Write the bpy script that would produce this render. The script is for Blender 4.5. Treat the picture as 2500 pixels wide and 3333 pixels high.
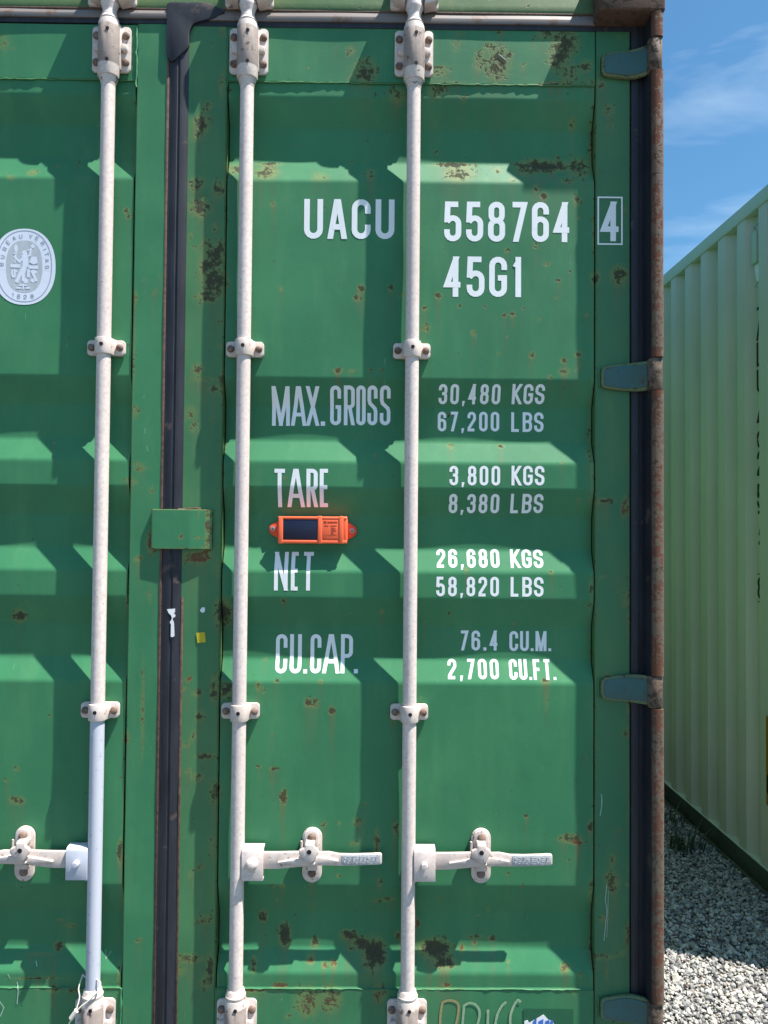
import bpy, bmesh, math, random
import numpy as np
from mathutils import Vector, Matrix
random.seed(7); RNG = np.random.default_rng(7)
S = bpy.context.scene
COL = S.collection
for o in list(bpy.data.objects): bpy.data.objects.remove(o)

# ------------------------------------------------------------------ camera
F, CX, CY, W, H = 2503.0, 1250.0, 1666.5, 2500.0, 3333.0      # focal length and size in photo pixels
PITCH, YAW, ROLL, DIST, EYE = 0.02468, 0.00809, 0.00812, 1.95, 1.475
_cy, _sy, _cp, _sp = math.cos(YAW), math.sin(YAW), math.cos(PITCH), math.sin(PITCH)
fw = Vector((_sy*_cp, _cy*_cp, _sp)); rt = Vector((_cy, -_sy, 0)); up = rt.cross(fw)
c_, s_ = math.cos(ROLL), math.sin(ROLL)
rt, up = rt*c_ + up*s_, up*c_ - rt*s_
CAMLOC = Vector((0, -DIST, EYE))
cam = bpy.data.cameras.new('camera'); camo = bpy.data.objects.new('camera', cam); COL.objects.link(camo)
cam.sensor_fit = 'VERTICAL'; cam.sensor_height = 24; cam.lens = 24*F/H
cam.clip_start = 0.05; cam.clip_end = 3000
camo.matrix_world = Matrix(((rt.x, up.x, -fw.x, CAMLOC.x), (rt.y, up.y, -fw.y, CAMLOC.y), (rt.z, up.z, -fw.z, CAMLOC.z), (0, 0, 0, 1)))
S.camera = camo

# ------------------------------------------------------------------ light
SUN = Vector((2.6, -1.0, 6.2)).normalized()
el = math.asin(SUN.z); az = math.atan2(SUN.x, SUN.y)
world = bpy.data.worlds.new('World'); S.world = world; world.use_nodes = True
nt = world.node_tree; nt.nodes.clear()
wo = nt.nodes.new('ShaderNodeOutputWorld'); bg = nt.nodes.new('ShaderNodeBackground'); sky = nt.nodes.new('ShaderNodeTexSky')
sky.sky_type = 'NISHITA'; sky.sun_disc = False; sky.sun_elevation = el; sky.sun_rotation = az
sky.air_density = 1.0; sky.dust_density = 1.1; sky.ozone_density = 2.0
SKY_STRENGTH = 0.060
bg.inputs['Strength'].default_value = SKY_STRENGTH
tc = nt.nodes.new('ShaderNodeTexCoord'); mp = nt.nodes.new('ShaderNodeMapping'); mp.inputs['Scale'].default_value = (1.6, 1.6, 7.0)
cn = nt.nodes.new('ShaderNodeTexNoise'); cn.inputs['Scale'].default_value = 1.9; cn.inputs['Detail'].default_value = 6; cn.inputs['Roughness'].default_value = 0.55; cn.inputs['Distortion'].default_value = 0.5
cr = nt.nodes.new('ShaderNodeValToRGB'); cr.color_ramp.elements[0].position = 0.50; cr.color_ramp.elements[1].position = 0.86
cr.color_ramp.elements[0].color = (0, 0, 0, 1); cr.color_ramp.elements[1].color = (0.5, 0.5, 0.5, 1)
mxs = nt.nodes.new('ShaderNodeMix'); mxs.data_type = 'RGBA'; mxs.inputs['B'].default_value = (8.0, 9.4, 10.6, 1)
nt.links.new(tc.outputs['Generated'], mp.inputs['Vector']); nt.links.new(mp.outputs[0], cn.inputs['Vector'])
nt.links.new(cn.outputs['Fac'], cr.inputs[0]); nt.links.new(cr.outputs[0], mxs.inputs['Factor'])
tn = nt.nodes.new('ShaderNodeMix'); tn.data_type = 'RGBA'; tn.blend_type = 'MULTIPLY'; tn.inputs['Factor'].default_value = 1; tn.inputs['B'].default_value = (0.70, 1.20, 1.36, 1)
nt.links.new(sky.outputs[0], tn.inputs['A']); nt.links.new(tn.outputs['Result'], mxs.inputs['A']); nt.links.new(mxs.outputs['Result'], bg.inputs['Color']); nt.links.new(bg.outputs[0], wo.inputs[0])
sl = bpy.data.lights.new('sun', 'SUN'); sl.energy = 5.0; sl.angle = math.radians(0.53); sl.color = (1.0, 0.945, 0.875)
so = bpy.data.objects.new('sun', sl); COL.objects.link(so); so.location = (4, -4, 9)
so.rotation_euler = (-SUN).to_track_quat('-Z', 'Y').to_euler()
S.view_settings.view_transform = 'Standard'; S.view_settings.look = 'None'; S.view_settings.gamma = 1
S.view_settings.exposure = 1.12; S.view_settings.use_curve_mapping = False
S.render.engine = 'CYCLES'; S.render.resolution_x = 768; S.render.resolution_y = 1024

def P(u, v, y=0.0):
    """photo pixel -> (X, Z) on the vertical plane Y=y"""
    d = fw + rt*((u-CX)/F) - up*((v-CY)/F)
    t = (DIST+y)/d.y
    return d.x*t, EYE+d.z*t
def PX(u, v, y=0.0): return P(u, v, y)[0]
def PZ(u, v, y=0.0): return P(u, v, y)[1]

# ------------------------------------------------------------------ object helpers
WL = {}
def finish(name, verts, faces, mat, parent=None, smooth=True, angle=35, attrs=None, matidx=None):
    verts = np.asarray(verts, dtype=np.float64)
    c = (verts.min(0)+verts.max(0))/2
    me = bpy.data.meshes.new(name)
    me.from_pydata((verts-c).tolist(), [], [list(map(int, f)) for f in faces])
    me.update()
    return link(name, me, c, mat, parent, smooth, angle, attrs, matidx)
def link(name, me, c, mat, parent=None, smooth=True, angle=35, attrs=None, matidx=None):
    for m in (mat if isinstance(mat, (list, tuple)) else [mat]): me.materials.append(m)
    if attrs:
        for k, a in attrs.items():
            at = me.attributes.new(k, 'FLOAT', 'POINT'); at.data.foreach_set('value', np.asarray(a, dtype=np.float32))
    if matidx is not None: me.polygons.foreach_set('material_index', np.asarray(matidx, dtype=np.int32))
    if smooth:
        me.shade_smooth()
        if angle < 179: me.set_sharp_from_angle(angle=math.radians(angle))
    o = bpy.data.objects.new(name, me); COL.objects.link(o)
    pw = WL[parent.name] if parent else Vector((0, 0, 0))
    o.location = Vector(c) - pw
    if parent: o.parent = parent
    WL[o.name] = Vector(c)
    return o
def thing(name, loc, label, cat, group=None):
    o = bpy.data.objects.new(name, None); COL.objects.link(o); o.location = loc; o.empty_display_size = .1
    WL[o.name] = Vector(loc); tag(o, label, cat, group); return o
def tag(o, label=None, cat=None, group=None, kind=None):
    if label: o['label'] = label
    if cat: o['category'] = cat
    if group: o['group'] = group
    if kind: o['kind'] = kind
    return o

class MB:
    """collects solids in one bmesh, world coordinates"""
    def __init__(s): s.bm = bmesh.new()
    def _merge(s, b2, bevel=0, seg=2, ang=25):
        if bevel:
            b2.normal_update()
            ed = [e for e in b2.edges if len(e.link_faces) == 2 and e.calc_face_angle(0) > math.radians(ang)]
            if ed: bmesh.ops.bevel(b2, geom=ed, offset=bevel, segments=seg, affect='EDGES', profile=.5, clamp_overlap=True)
        me = bpy.data.meshes.new('tmp'); b2.to_mesh(me); b2.free(); s.bm.from_mesh(me); bpy.data.meshes.remove(me)
        return s
    def box(s, x0, x1, y0, y1, z0, z1, bevel=0, seg=2):
        b = bmesh.new(); bmesh.ops.create_cube(b, size=1)
        for v in b.verts: v.co = Vector(((x0+x1)/2+v.co.x*(x1-x0), (y0+y1)/2+v.co.y*(y1-y0), (z0+z1)/2+v.co.z*(z1-z0)))
        return s._merge(b, bevel, seg)
    def prism(s, pts, y0, y1, bevel=0, seg=2, axis='y', ang=25):
        """pts: polygon in (x,z) (axis y) / (x,y) (axis z) / (y,z) (axis x)"""
        f = {'y': lambda p, t: (p[0], t, p[1]), 'z': lambda p, t: (p[0], p[1], t), 'x': lambda p, t: (t, p[0], p[1])}[axis]
        b = bmesh.new(); A = [b.verts.new(f(p, y0)) for p in pts]; B = [b.verts.new(f(p, y1)) for p in pts]
        b.faces.new(A); b.faces.new(B[::-1]); n = len(pts)
        for i in range(n): b.faces.new((A[i], B[i], B[(i+1) % n], A[(i+1) % n]))
        bmesh.ops.recalc_face_normals(b, faces=b.faces)
        return s._merge(b, bevel, seg, ang)
    def lathe(s, prof, origin, axis=(0, 0, 1), n=24, caps=True, a0=0, a1=2*math.pi):
        """prof: (r, h) along axis"""
        ax = Vector(axis).normalized(); q = ax.to_track_quat('Z', 'Y'); o = Vector(origin)
        b = bmesh.new(); rings = []
        full = abs(a1-a0-2*math.pi) < 1e-6; m = n if full else n+1
        for r, h in prof:
            rings.append([b.verts.new(o+q @ Vector((r*math.cos(a0+(a1-a0)*i/n), r*math.sin(a0+(a1-a0)*i/n), h))) for i in range(m)])
        for a, c in zip(rings, rings[1:]):
            for i in range(m if full else m-1): b.faces.new((a[i], a[(i+1) % m], c[(i+1) % m], c[i]))
        if caps:
            b.faces.new(rings[0][::-1]); b.faces.new(rings[-1])
        bmesh.ops.recalc_face_normals(b, faces=b.faces)
        return s._merge(b)
    def tube(s, pts, r, n=8):
        pts = [Vector(p) for p in pts]; b = bmesh.new(); rings = []
        for i, p in enumerate(pts):
            d = (pts[min(i+1, len(pts)-1)]-pts[max(i-1, 0)]).normalized(); q = d.to_track_quat('Z', 'Y')
            rr = r[i] if isinstance(r, (list, tuple)) else r
            rings.append([b.verts.new(p+q @ Vector((rr*math.cos(2*math.pi*k/n), rr*math.sin(2*math.pi*k/n), 0))) for k in range(n)])
        for a, c in zip(rings, rings[1:]):
            best = min(range(n), key=lambda s_: sum((a[k].co-c[(k+s_) % n].co).length for k in range(n)))
            for i in range(n): b.faces.new((a[i], a[(i+1) % n], c[(i+1+best) % n], c[(i+best) % n]))
        b.faces.new(rings[0][::-1]); b.faces.new(rings[-1]); bmesh.ops.recalc_face_normals(b, faces=b.faces)
        return s._merge(b)
    def warp(s, fn):
        for v in s.bm.verts: v.co = Vector(fn(*v.co))
        return s
    def build(s, name, mat, parent=None, angle=35):
        me = bpy.data.meshes.new(name); s.bm.to_mesh(me); s.bm.free()
        co = np.empty(len(me.vertices)*3); me.vertices.foreach_get('co', co); co = co.reshape(-1, 3)
        c = (co.min(0)+co.max(0))/2; me.vertices.foreach_set('co', (co-c).ravel()); me.update()
        return link(name, me, c, mat, parent, True, angle)

def roundrect(x0, x1, z0, z1, r, n=5):
    out = []
    for cx, cz, a in ((x1-r, z1-r, 0), (x0+r, z1-r, 90), (x0+r, z0+r, 180), (x1-r, z0+r, 270)):
        for k in range(n+1):
            t = math.radians(a+90*k/n); out.append((cx+r*math.cos(t), cz+r*math.sin(t)))
    return out
def roundpoly(pts, r, n=4):
    out = []; m = len(pts)
    for i in range(m):
        p0, p1, p2 = Vector(pts[i-1]), Vector(pts[i]), Vector(pts[(i+1) % m])
        a = (p0-p1); b = (p2-p1); k = min(r, a.length*.45, b.length*.45); a = p1+a.normalized()*k; b = p1+b.normalized()*k
        for j in range(n+1):
            t = j/n; q = a*(1-t)**2+p1*2*t*(1-t)+b*t*t; out.append((q.x, q.y))
    return out

# ------------------------------------------------------------------ materials
def newmat(name):
    m = bpy.data.materials.new(name); m.use_nodes = True; t = m.node_tree; t.nodes.clear()
    o = t.nodes.new('ShaderNodeOutputMaterial'); b = t.nodes.new('ShaderNodeBsdfPrincipled'); t.links.new(b.outputs[0], o.inputs[0])
    return m, t, b
class N:
    def __init__(s, t): s.t = t; s.pos = None
    def node(s, k, **kw):
        n = s.t.nodes.new(k)
        for a, v in kw.items(): setattr(n, a, v)
        return n
    def P(s):
        if s.pos is None: s.pos = s.node('ShaderNodeNewGeometry').outputs['Position']
        return s.pos
    def L(s, a, b): s.t.links.new(a, b)
    def noise(s, scale, detail=4, rough=.55, vec=None, stretch=None, dist=0, off=0):
        n = s.node('ShaderNodeTexNoise'); n.inputs['Scale'].default_value = scale; n.inputs['Detail'].default_value = detail
        n.inputs['Roughness'].default_value = rough; n.inputs['Distortion'].default_value = dist
        v = vec or s.P()
        if stretch or off:
            m = s.node('ShaderNodeMapping'); m.inputs['Scale'].default_value = stretch or (1, 1, 1); m.inputs['Location'].default_value = (off, off, off); s.L(v, m.inputs[0]); v = m.outputs[0]
        s.L(v, n.inputs['Vector']); return n.outputs['Fac']
    def math(s, op, a, b=0., c=0., clamp=False):
        n = s.node('ShaderNodeMath', operation=op); n.use_clamp = clamp
        for i, x in enumerate((a, b, c)):
            if isinstance(x, (int, float)): n.inputs[i].default_value = x
            else: s.L(x, n.inputs[i])
        return n.outputs[0]
    def step(s, x, a, b, o0=0., o1=1.):
        n = s.node('ShaderNodeMapRange'); n.interpolation_type = 'SMOOTHSTEP'; s.L(x, n.inputs[0])
        for i, q in zip((1, 2, 3, 4), (a, b, o0, o1)): n.inputs[i].default_value = q
        return n.outputs[0]
    def mix(s, f, a, b, mode='MIX'):
        n = s.node('ShaderNodeMix', data_type='RGBA', blend_type=mode)
        for k, x in (('Factor', f), ('A', a), ('B', b)):
            if isinstance(x, (int, float)): n.inputs[k].default_value = x
            elif isinstance(x, (tuple, list)): n.inputs[k].default_value = (*x[:3], 1)
            else: s.L(x, n.inputs[k])
        return n.outputs['Result']
    def bump(s, h, strength, distance, prev=None):
        n = s.node('ShaderNodeBump'); n.inputs['Strength'].default_value = strength; n.inputs['Distance'].default_value = distance
        s.L(h, n.inputs['Height'])
        if prev: s.L(prev, n.inputs['Normal'])
        return n.outputs[0]
    def attr(s, k): return s.node('ShaderNodeAttribute', attribute_name=k).outputs['Fac']

def paint_mat(name, c1, c2, fade, dots=1.0, rustbase=0.0, rough=.42, halo=(.20, .23, .065)):
    m, t, b = newmat(name); n = N(t)
    col = n.mix(n.step(n.noise(2.2, 5, .6), .35, .68), c1, c2)
    col = n.mix(n.math('MULTIPLY', n.step(n.noise(14, 4, .65, stretch=(1, 1, .22)), .45, .8), .38), col, fade)
    col = n.mix(n.math('MULTIPLY', n.noise(90, 3, .7), .16), col, (.02, .07, .04))
    rust = n.math('ADD', n.attr('rust'), rustbase)
    n1 = n.noise(38, 5, .7); n2 = n.noise(150, 4, .75)
    n3 = n.noise(75, 3, .6, off=2)
    jit = n.math('ADD', n.math('MULTIPLY', n.math('SUBTRACT', n1, .5), 1.1), n.math('ADD', n.math('MULTIPLY', n.math('SUBTRACT', n3, .5), 1.6), n.math('MULTIPLY', n.math('SUBTRACT', n2, .5), 1.4)))
    # spots
    v = n.node('ShaderNodeTexVoronoi'); v.inputs['Scale'].default_value = 11; n.L(n.P(), v.inputs['Vector'])
    sep = n.node('ShaderNodeSeparateColor'); n.L(v.outputs['Color'], sep.inputs[0])
    rad = n.math('MULTIPLY', n.math('POWER', sep.outputs[0], 3.6), .080*dots)
    rel = n.math('DIVIDE', v.outputs['Distance'], n.math('ADD', rad, .0001))
    spot = n.math('MULTIPLY', n.step(rel, 1.5, .2), n.step(n.noise(2.7, 3, .5, off=5), .36, .55, .30, 1.))
    spot = n.math('MULTIPLY', spot, 0.76)
    r = n.math('MAXIMUM', rust, spot)
    hal = n.step(n.math('ADD', r, n.math('MULTIPLY', jit, .30)), .12, .60)
    core = n.step(n.math('ADD', r, n.math('MULTIPLY', jit, 1.15)), .47, .80)
    run = n.math('MULTIPLY', n.attr('run'), n.step(n.noise(60, 4, .7, stretch=(1, 1, .08), off=4), .36, .62))
    col = n.mix(n.math('MULTIPLY', run, .95), col, (.150, .125, .055))
    col = n.mix(n.math('MULTIPLY', n.step(n.noise(5, 4, .7, stretch=(1, 1, .35), off=12), .52, .75), .30), col, tuple(.68*q for q in c1))
    col = n.mix(n.math('MULTIPLY', hal, .55), col, halo)
    col = n.mix(n.math('MULTIPLY', n.step(r, .45, 1.1), .45), col, (.075, .085, .045))
    red = n.math('ADD', n.attr('red'), n.math('MULTIPLY', n2, .35))
    rc = n.mix(n.step(red, .2, .9), (.034, .032, .024), (.15, .048, .028))
    rc = n.mix(n.math('MULTIPLY', n.step(n2, .45, .7), .6), rc, (.075, .050, .030))
    col = n.mix(n.math('MULTIPLY', core, .82), col, rc)
    # thin light scratches
    sc = n.step(n.noise(26, 2, .5, stretch=(5, 1, .35), dist=1.5, off=9), .765, .78)
    col = n.mix(n.math('MULTIPLY', sc, .22), col, (.42, .55, .42))
    n.L(col, b.inputs['Base Color'])
    n.L(n.math('ADD', n.math('MULTIPLY', core, .35), n.math('ADD', rough, n.math('MULTIPLY', n1, .16))), b.inputs['Roughness'])
    b.inputs['Specular IOR Level'].default_value = .35
    h = n.math('SUBTRACT', n.math('MULTIPLY', n.noise(420, 2, .5), .25), n.math('MULTIPLY', core, n.math('ADD', .6, n2)))
    n.L(n.bump(h, .55, .0006, n.bump(n.noise(7, 3, .5), .25, .004)), b.inputs['Normal'])
    return m
def plain_mat(name, c, c2=None, rough=.5, metal=0, scale=60, amt=.5, bump=.3, bd=.0005, spec=.4, chip=None, chipat=.66, stretch=None, chipscale=70):
    m, t, b = newmat(name); n = N(t)
    nz = n.noise(scale, 5, .65, stretch=stretch)
    col = n.mix(n.math('MULTIPLY', n.step(nz, .35, .7), amt), c, c2 or tuple(x*.7 for x in c))
    col = n.mix(n.math('MULTIPLY', n.step(n.noise(4, 3), .4, .7), amt*.5), col, c2 or tuple(x*.7 for x in c))
    if chip: col = n.mix(n.math('MULTIPLY', n.step(n.noise(chipscale, 5, .7, off=3), chipat, chipat+.04), .85), col, chip)
    n.L(col, b.inputs['Base Color']); b.inputs['Roughness'].default_value = rough; b.inputs['Metallic'].default_value = metal
    b.inputs['Specular IOR Level'].default_value = spec
    n.L(n.bump(nz, bump, bd), b.inputs['Normal'])
    return m
M = {}
M['green'] = paint_mat('green_paint', (.034, .180, .080), (.046, .218, .094), (.095, .275, .115), rough=.48)
M['green_old'] = paint_mat('green_paint_weathered', (.045, .175, .075), (.078, .222, .088), (.135, .245, .09), dots=1.3, rustbase=.06)
M['green_right'] = paint_mat('green_paint_right_stile', (.034, .165, .080), (.060, .190, .078), (.12, .225, .085), dots=1.0, rustbase=.03)
M['header'] = paint_mat('header_paint', (.060, .135, .050), (.095, .155, .055), (.14, .17, .065), dots=1.5, rustbase=.16)
M['casting'] = paint_mat('rusty_shaded_casting', (.075, .05, .035), (.11, .06, .042), (.14, .10, .08), dots=1, rustbase=.50, halo=(.12, .055, .04), rough=.7)  # rust, taken darker so the colour also holds the casting's shade
M['post'] = paint_mat('post_paint', (.10, .105, .072), (.17, .095, .068), (.25, .17, .135), dots=1, rustbase=.52, halo=(.16, .095, .07), rough=.6)
M['white'] = plain_mat('pale_rod_paint', (.70, .60, .56), (.50, .42, .39), rough=.48, scale=110, amt=.7, bump=.5, chip=(.27, .20, .17), chipat=.625, chipscale=160)
M['housing'] = plain_mat('pale_casting_paint', (.66, .57, .52), (.48, .39, .35), rough=.55, scale=60, amt=.65, bump=.5, bd=.001, chip=(.17, .10, .075), chipat=.61, chipscale=55)
M['galv'] = plain_mat('galvanised_steel', (.50, .51, .52), (.30, .31, .34), rough=.5, metal=.15, scale=200, amt=.8, bump=.8, bd=.0012)
M['bolt'] = plain_mat('rusty_bolt', (.105, .055, .038), (.30, .22, .18), rough=.75, scale=90, amt=.7, bump=.7, bd=.0012)
M['hole'] = plain_mat('grease_hole', (.012, .010, .012), rough=.8)
M['rubber'] = plain_mat('gasket_rubber_and_web_shade', (.010, .011, .018), (.026, .028, .040), rough=.6, scale=16, amt=.8, bump=.3, spec=.5, stretch=(3, 1, .5), chip=(.085, .06, .052), chipat=.60, chipscale=9)  # also lent to the post web, where the black stands for shade
M['rubber_lit'] = plain_mat('lit_weathered_gasket_rubber', (.165, .155, .155), (.21, .16, .135), rough=.55, scale=22, amt=.9, bump=.3, spec=.5, stretch=(.5, 1, 3), chip=(.16, .09, .06), chipat=.56, chipscale=14)  # paler copy of the gasket rubber: sunlit top put into the colour, rusty chips
M['strip'] = plain_mat('rusty_retainer_strip', (.15, .085, .06), (.06, .035, .03), rough=.8, scale=70, amt=.9, bump=.8, bd=.001)
M['teal'] = plain_mat('blue_hinge_paint', (.036, .122, .128), (.050, .100, .085), rough=.5, scale=25, amt=.9, bump=.6, bd=.001, chip=(.08, .055, .040), chipat=.60, chipscale=40)
M['teal_edge'] = paint_mat('hinge_edge_paint', (.07, .17, .12), (.12, .15, .11), (.17, .18, .13), dots=1, rustbase=.44, rough=.65)
M['letter'] = plain_mat('white_lettering_film', (.84, .85, .86), (.76, .77, .79), rough=.4, scale=180, amt=.3, bump=.1, chip=(.30, .33, .30), chipat=.74, chipscale=90)
M['sticker'] = plain_mat('pale_sticker_film', (.72, .76, .86), (.66, .70, .80), rough=.4, scale=20, amt=.4, bump=.05)
M['sticker_grey'] = plain_mat('faded_sticker_print', (.40, .44, .47), (.52, .56, .60), rough=.45, scale=40, amt=.8, bump=.05, stretch=(3, 1, .4))
M['sticker_ink'] = plain_mat('grey_sticker_ink', (.33, .36, .44), rough=.5, scale=90)
M['yellow'] = plain_mat('yellow_sticker', (.55, .46, .02), (.46, .36, .02), rough=.5)
M['tape'] = plain_mat('torn_white_tape', (.82, .82, .84), (.66, .66, .68), rough=.6, scale=120)
M['orange'] = plain_mat('orange_tracker_plastic', (.98, .155, .060), (.96, .14, .052), rough=.38, scale=300, amt=.3, bump=.05)
M['orange_shaded'] = plain_mat('tracker_ear_shaded_plastic', (.80, .085, .03), rough=.5, scale=300, amt=.3, bump=.05)  # darker copy of the tracker orange, carrying the ears' shade in colour
M['solar'] = plain_mat('solar_cell', (.010, .012, .035), (.012, .016, .045), rough=.28, scale=60, bump=0)
M['print'] = plain_mat('dark_print', (.40, .06, .02), rough=.6)
M['steel'] = plain_mat('rivet_steel', (.45, .44, .42), rough=.35, metal=.6)
M['chalk'] = plain_mat('chalk_mark', (.33, .42, .28), (.16, .32, .16), rough=.9, scale=160, amt=.9)
M['chalk_brown'] = plain_mat('brown_chalk_mark', (.36, .26, .13), (.2, .24, .1), rough=.9, scale=160, amt=.9)
M['scratch'] = plain_mat('bare_scratch', (.42, .55, .46), (.2, .38, .27), rough=.7, scale=120, amt=.8)
M['blue'] = plain_mat('blue_sticker_print', (.06, .17, .55), rough=.5)
M['patch'] = plain_mat('dark_green_repaint', (.018, .115, .055), (.014, .09, .045), rough=.45)
M['wire'] = plain_mat('seal_wire', (.70, .66, .58), rough=.5, scale=200)

def neighbour_mat():
    m, t, b = newmat('pale_green_container_paint'); n = N(t)
    col = n.mix(n.step(n.noise(1.6, 4), .35, .7), (.53, .495, .41), (.59, .55, .46))
    col = n.mix(n.math('MULTIPLY', n.step(n.noise(16, 4, .6, stretch=(1, 1, .12)), .5, .8), .3), col, (.40, .42, .29))
    rs = n.attr('rust'); nz = n.noise(45, 5, .75)
    k = n.step(n.math('ADD', rs, n.math('MULTIPLY', n.math('SUBTRACT', nz, .5), 1.2)), .45, .65)
    col = n.mix(n.math('MULTIPLY', n.step(rs, .1, .7), .35), col, (.30, .31, .14))
    col = n.mix(n.math('MULTIPLY', k, .8), col, (.10, .075, .04))
    n.L(col, b.inputs['Base Color']); b.inputs['Roughness'].default_value = .5; b.inputs['Specular IOR Level'].default_value = .3
    n.L(n.bump(n.noise(5, 3), .3, .01), b.inputs['Normal']); return m
M['pale'] = neighbour_mat()
M['pale_rail'] = plain_mat('pale_top_rail_paint', (.47, .52, .42), (.42, .47, .37), rough=.5, scale=8, amt=.5)
M['under'] = plain_mat('bottom_rail_shade_tone', (.075, .085, .062), (.05, .055, .042), rough=.7, scale=14, amt=.8)  # dark tone stands for the shaded channel of the bottom rail; floors share it
M['black'] = plain_mat('black_print', (.012, .012, .012), rough=.5)
M['caution'] = plain_mat('caution_sticker', (.34, .16, .012), rough=.5)

# ------------------------------------------------------------------ rust map of the doors (photo pixel, radii, strength, redness)
def crop(ox, oy, rows): return [(ox+u/1.327, oy+v/1.327, a/1.327, b/1.327, s, r) for u, v, a, b, s, r in rows]
RUST = crop(0, 0, [(20,190,35,40,.55,0),(60,215,18,18,.4,0),(900,465,18,20,.9,0),(870,540,35,40,1,0),(855,590,25,25,.7,0),(930,640,14,14,.45,0),(850,800,35,30,.95,0),(945,820,30,40,.85,0),(865,900,45,40,1,0),(930,985,18,20,.7,0),(890,1050,20,20,.8,0),(950,1100,25,60,.95,0),(900,1150,45,40,.85,0),(962,370,8,60,.8,0),(910,210,14,14,.4,0),(1180,885,20,20,.6,0),(1010,720,40,30,.75,0),(1150,735,60,45,.75,0),(1160,692,60,9,1,0),(1380,760,45,30,.6,0),(45,765,25,22,.5,0),(135,740,30,22,.6,0),(545,910,16,16,.8,0),(555,935,12,12,.7,0),(1360,200,14,14,.55,0),(1360,260,14,16,.55,0),(1515,220,25,28,.7,0),(1580,310,50,60,.95,0),(1520,335,20,20,.6,0),(1600,750,25,40,.7,0),(830,1020,14,14,.6,0),(840,1080,14,14,.5,0),(1270,850,8,8,.5,0),(1235,860,8,8,.5,0),(1520,685,10,10,.6,0),(1290,605,10,8,.5,0),(240,705,9,12,.8,0),(325,688,12,9,.6,0),(960,130,10,40,.5,0),(1450,215,9,9,.6,0)])
RUST += crop(1250, 0, [(310,200,25,25,.55,0),(415,270,32,55,.8,0),(455,205,20,22,1,0),(500,260,45,60,1.05,0),(485,310,60,50,.8,0),(545,245,16,16,1,0),(600,290,20,20,.65,0),(240,310,50,30,.75,0),(230,390,50,40,.75,0),(700,150,50,25,.8,0),(780,190,60,70,1,0),(750,250,50,70,.9,0),(870,290,30,30,.9,0),(800,320,50,50,.7,0),(890,360,50,12,.9,0),(740,365,80,10,1,0),(300,366,70,8,.7,0),(935,370,18,16,1.1,0),(970,480,28,34,.6,0),(975,550,18,18,.6,0),(820,520,16,26,.8,0),(905,600,10,140,.9,0),(700,700,120,30,1.2,0),(620,720,60,30,.8,0),(850,710,60,50,.85,0),(310,695,90,12,1.1,0),(330,740,70,50,.85,0),(495,722,30,22,.6,0),(445,772,12,12,.5,0),(555,775,20,16,.65,0),(655,815,13,18,1,0),(690,845,16,18,1.2,0),(835,870,22,26,.7,0),(790,780,40,20,.6,0),(843,943,9,9,.7,0),(530,1080,12,12,.7,0),(655,1055,12,10,.8,0),(705,1145,25,12,.5,0),(1015,1185,40,30,.95,0),(905,1000,9,120,.7,0),(500,140,22,18,.8,0),(330,145,25,14,.6,0),(60,410,50,40,.7,0),(345,425,20,20,.6,0),(230,638,12,12,.6,0),(760,660,14,12,.6,0),(1040,905,14,20,.6,0),(1015,160,22,20,.4,0),(650,200,20,60,.35,0)])
RUST += crop(0, 800, [(585,230,12,30,1,.3),(620,150,10,12,.7,0),(700,140,10,16,.7,0),(675,200,18,16,.65,.2),(920,50,50,60,.85,0),(930,150,60,60,1,0),(900,220,50,30,.9,0),(585,715,12,35,1,.8),(585,950,10,20,1,.8),(622,960,13,20,1.1,.9),(580,1015,25,12,.9,.5),(650,1055,10,18,.9,.8),(540,1012,8,8,.8,0),(855,535,24,24,.95,.2),(880,585,75,9,.95,0),(930,620,34,18,.8,0),(825,720,25,30,.65,0),(840,785,22,30,.6,0),(955,330,10,70,.7,0),(955,440,12,12,.8,0),(1215,188,13,15,.65,0),(1560,185,20,22,.9,0),(1545,225,22,16,.8,0),(1460,540,22,12,1.1,.3),(1520,540,20,8,.8,0),(1600,535,15,8,.6,0),(1650,533,14,8,.6,0),(222,848,12,8,.7,0),(1618,905,9,14,.7,0),(925,745,12,14,.5,0),(960,590,10,90,.6,0),(578,500,5,200,.5,0),(1232,1000,12,10,.6,0)])
RUST += crop(1250, 800, [(910,140,22,30,.95,0),(1015,130,38,44,.9,0),(235,215,18,18,.8,0),(175,270,14,14,.8,0),(182,355,26,26,.6,0),(75,215,14,18,.5,0),(30,185,12,20,.7,0),(325,262,14,12,.55,0),(437,262,8,8,.6,0),(385,378,15,16,.9,0),(520,300,12,12,.7,0),(556,298,14,16,.9,0),(600,270,8,8,.7,0),(640,475,16,16,.95,0),(495,465,12,12,.5,0),(838,470,20,20,.8,0),(840,510,18,40,.4,0),(775,495,18,15,.8,0),(780,545,28,22,.75,0),(828,540,10,12,.7,0),(715,568,12,12,.8,0),(530,395,8,8,.8,0),(758,148,10,10,.9,0),(803,108,7,7,.9,0),(703,80,20,14,.55,0),(740,225,10,10,.5,0),(670,320,10,14,.5,0),(655,8,20,10,.6,0),(530,20,12,12,.8,0),(290,862,16,16,.8,0),(508,862,16,14,.85,0),(770,935,8,10,.7,0),(890,900,16,24,.7,0),(940,1100,50,12,.7,0),(1045,1120,18,50,.85,.5),(845,1095,14,10,.6,0),(895,860,6,300,.6,0),(875,300,12,12,.7,0),(1050,900,10,60,.5,.3)])
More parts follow.
